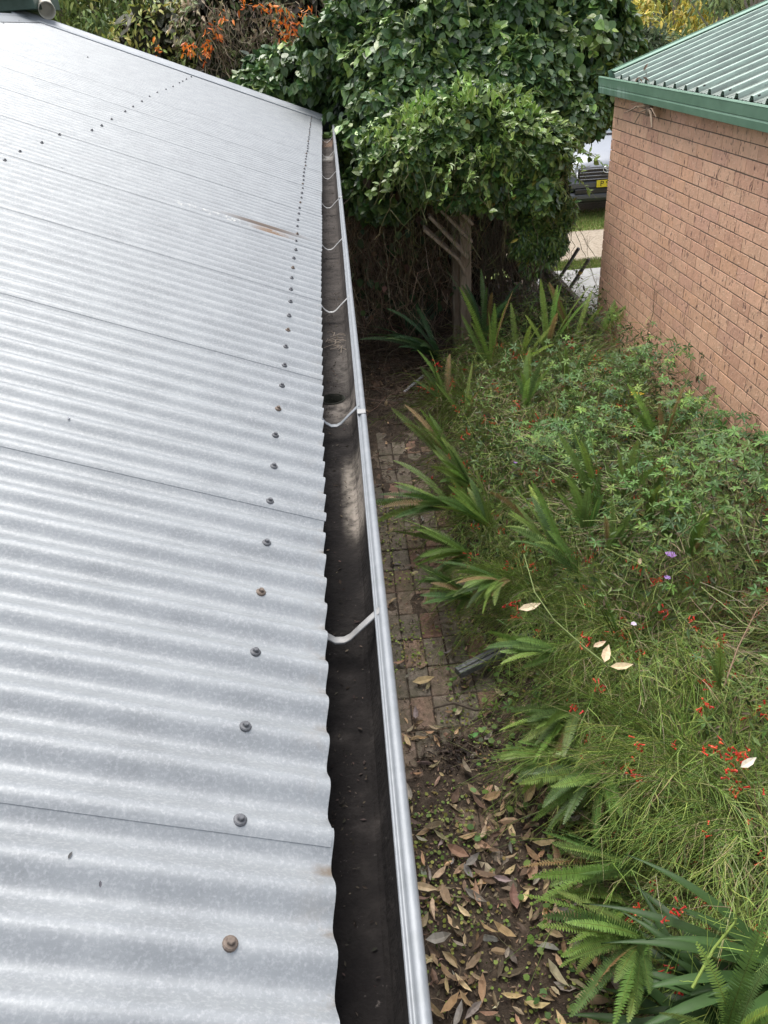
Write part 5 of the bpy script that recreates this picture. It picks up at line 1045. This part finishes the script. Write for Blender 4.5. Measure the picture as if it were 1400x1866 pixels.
# broad-leaved shrub between them and the gutter end
mg = empty('broad_leaved_shrub', (-.1, 10.6, 0), 'green broad-leaved shrub rising just behind the far end of the gutter', 'shrub'); mb = MB()
for (u, v, Y, rx, ry, rz, n) in [(500, 130, 10.6, .42, .35, .28, 800), (560, 160, 10.4, .4, .35, .3, 800), (600, 215, 10.3, .3, .3, .5, 700), (540, 200, 10.8, .6, .4, .5, 900)]:
    foliage(mb, E_(u, v, Y), (rx, ry, rz), n, HEART, .13, [(.05, .11, .04), (.08, .16, .05), (.15, .26, .06), (.035, .075, .035)], (4, 3, 1, 3), amp=.3, lo=.6)
foliage(mb, (.0, 10.6, 1.2), (.6, .4, 1.0), 900, HEART, .15, [(.03, .06, .03)], zmin=-1); part('foliage', mb, LEAFM, mg)
mb = MB(); n = 14; a0 = np.stack([rng.normal(-.1, .2, n), rng.normal(10.6, .1, n), np.zeros(n)], 1); stems(mb, a0, a0+np.stack([rng.normal(0, .3, n), rng.normal(0, .2, n), rng.uniform(1.8, 2.5, n)], 1), n, .012, [(.12, .1, .07)], .05); part('stem', mb, STEMM, mg)
# right background
for (u, Y, H, cr, cs, w_, lb, tr) in [(1120, 24, 3.3, 1.3, YL, (3, 3, 1, 1), 'bare-branched yellow tree behind the climber at the top right', .08), (1160, 30, 3.8, 1.7, [(.32, .32, .13), (.40, .38, .16), (.2, .23, .11)], None, 'greyish olive tree left of the yellow tree', .1), (1235, 28, 4.1, 1.5, YL, (4, 3, 2, 3), 'bright yellow green tree above the green roof edge', .1), (1200, 36, 4.4, 1.7, [(.2, .25, .17), (.25, .3, .2)], None, 'blue green tree far behind the yellow trees', .12),
                                      (1215, 22, 2.5, .8, [(.10, .14, .07), (.07, .10, .05)], None, 'small dark green tree at the green roof edge', .06), (1310, 24, 5.6, 1.9, [(.16, .22, .09), (.22, .28, .11), (.3, .32, .13)], None, 'leafy green tree leaning over the top right', .1), (1375, 20, 5.0, 1.6, [(.14, .2, .08), (.2, .25, .09)], None, 'dense green tree behind the roof at the right corner', .1), (1130, 20, 2.2, .8, [(.10, .17, .05), (.14, .22, .06)], None, 'low round green shrub tree just right of the climber', .05), (1400, 30, 6, 2, YL, None, 'yellow tree at the extreme top right', .1), (1180, 44, 5.2, 2.4, [(.26, .3, .16), (.36, .36, .18)], None, 'distant olive tree at the top, between climber and roof', .12), (1060, 34, 5, 2.2, OL, None, 'olive tree hidden partly by the top of the climber', .12), (1270, 42, 6, 2.5, [(.28, .31, .17), (.38, .36, .18)], None, 'tall distant olive tree behind the yellow green tree', .12)]:
    tree('garden_tree', B_(u, Y), Y, H, cr, cs, w_, 4200, LANCE, .14+.003*Y, lb, group='trees beyond the brick building', trunk=tr, lift=.25, tcol=(.25, .22, .19))
# far treeline and hills
hm = MB(); V = []; n = 120
for j, (Y, hgt) in enumerate(((95, 0), (110, 4), (150, 9), (260, 14))):
    for i in range(n+1): x = -220+440*i/n; V.append((x, Y+3*mn.noise(Vector((x*.02, j, 0))), -.5+hgt*(1+.4*mn.noise(Vector((x*.015, j*.7, 3))))))
hm.add(V, [(j*(n+1)+i, j*(n+1)+i+1, (j+1)*(n+1)+i+1, (j+1)*(n+1)+i) for j in range(3) for i in range(n)]); tag(hm.build('hills', mat('wooded_hill', cols=[(.07, .10, .06), (.13, .16, .09), (.2, .2, .11)], nscale=.25, detail=12, rough=1), None, True), kind='structure')
fm = MB(); nt_ = 260
for k in range(nt_):
    x = random.uniform(-70, 80); Y = random.uniform(34, 95); H = random.uniform(3, 7); c = np.array([x, Y, H*.55]); foliage(fm, c, (H*.4, H*.4, H*.5), 90, QUADL, .75, random.choice([OL, YL, DK, [(.14, .18, .1), (.2, .22, .12)]]), None, lo=.6, zmin=-1, amp=.3, sc=.5, jit=.25)
tag(fm.build('far_woodland', LEAFM, None), 'distant mixed woodland of olive and yellow trees', 'woodland', kind='stuff')
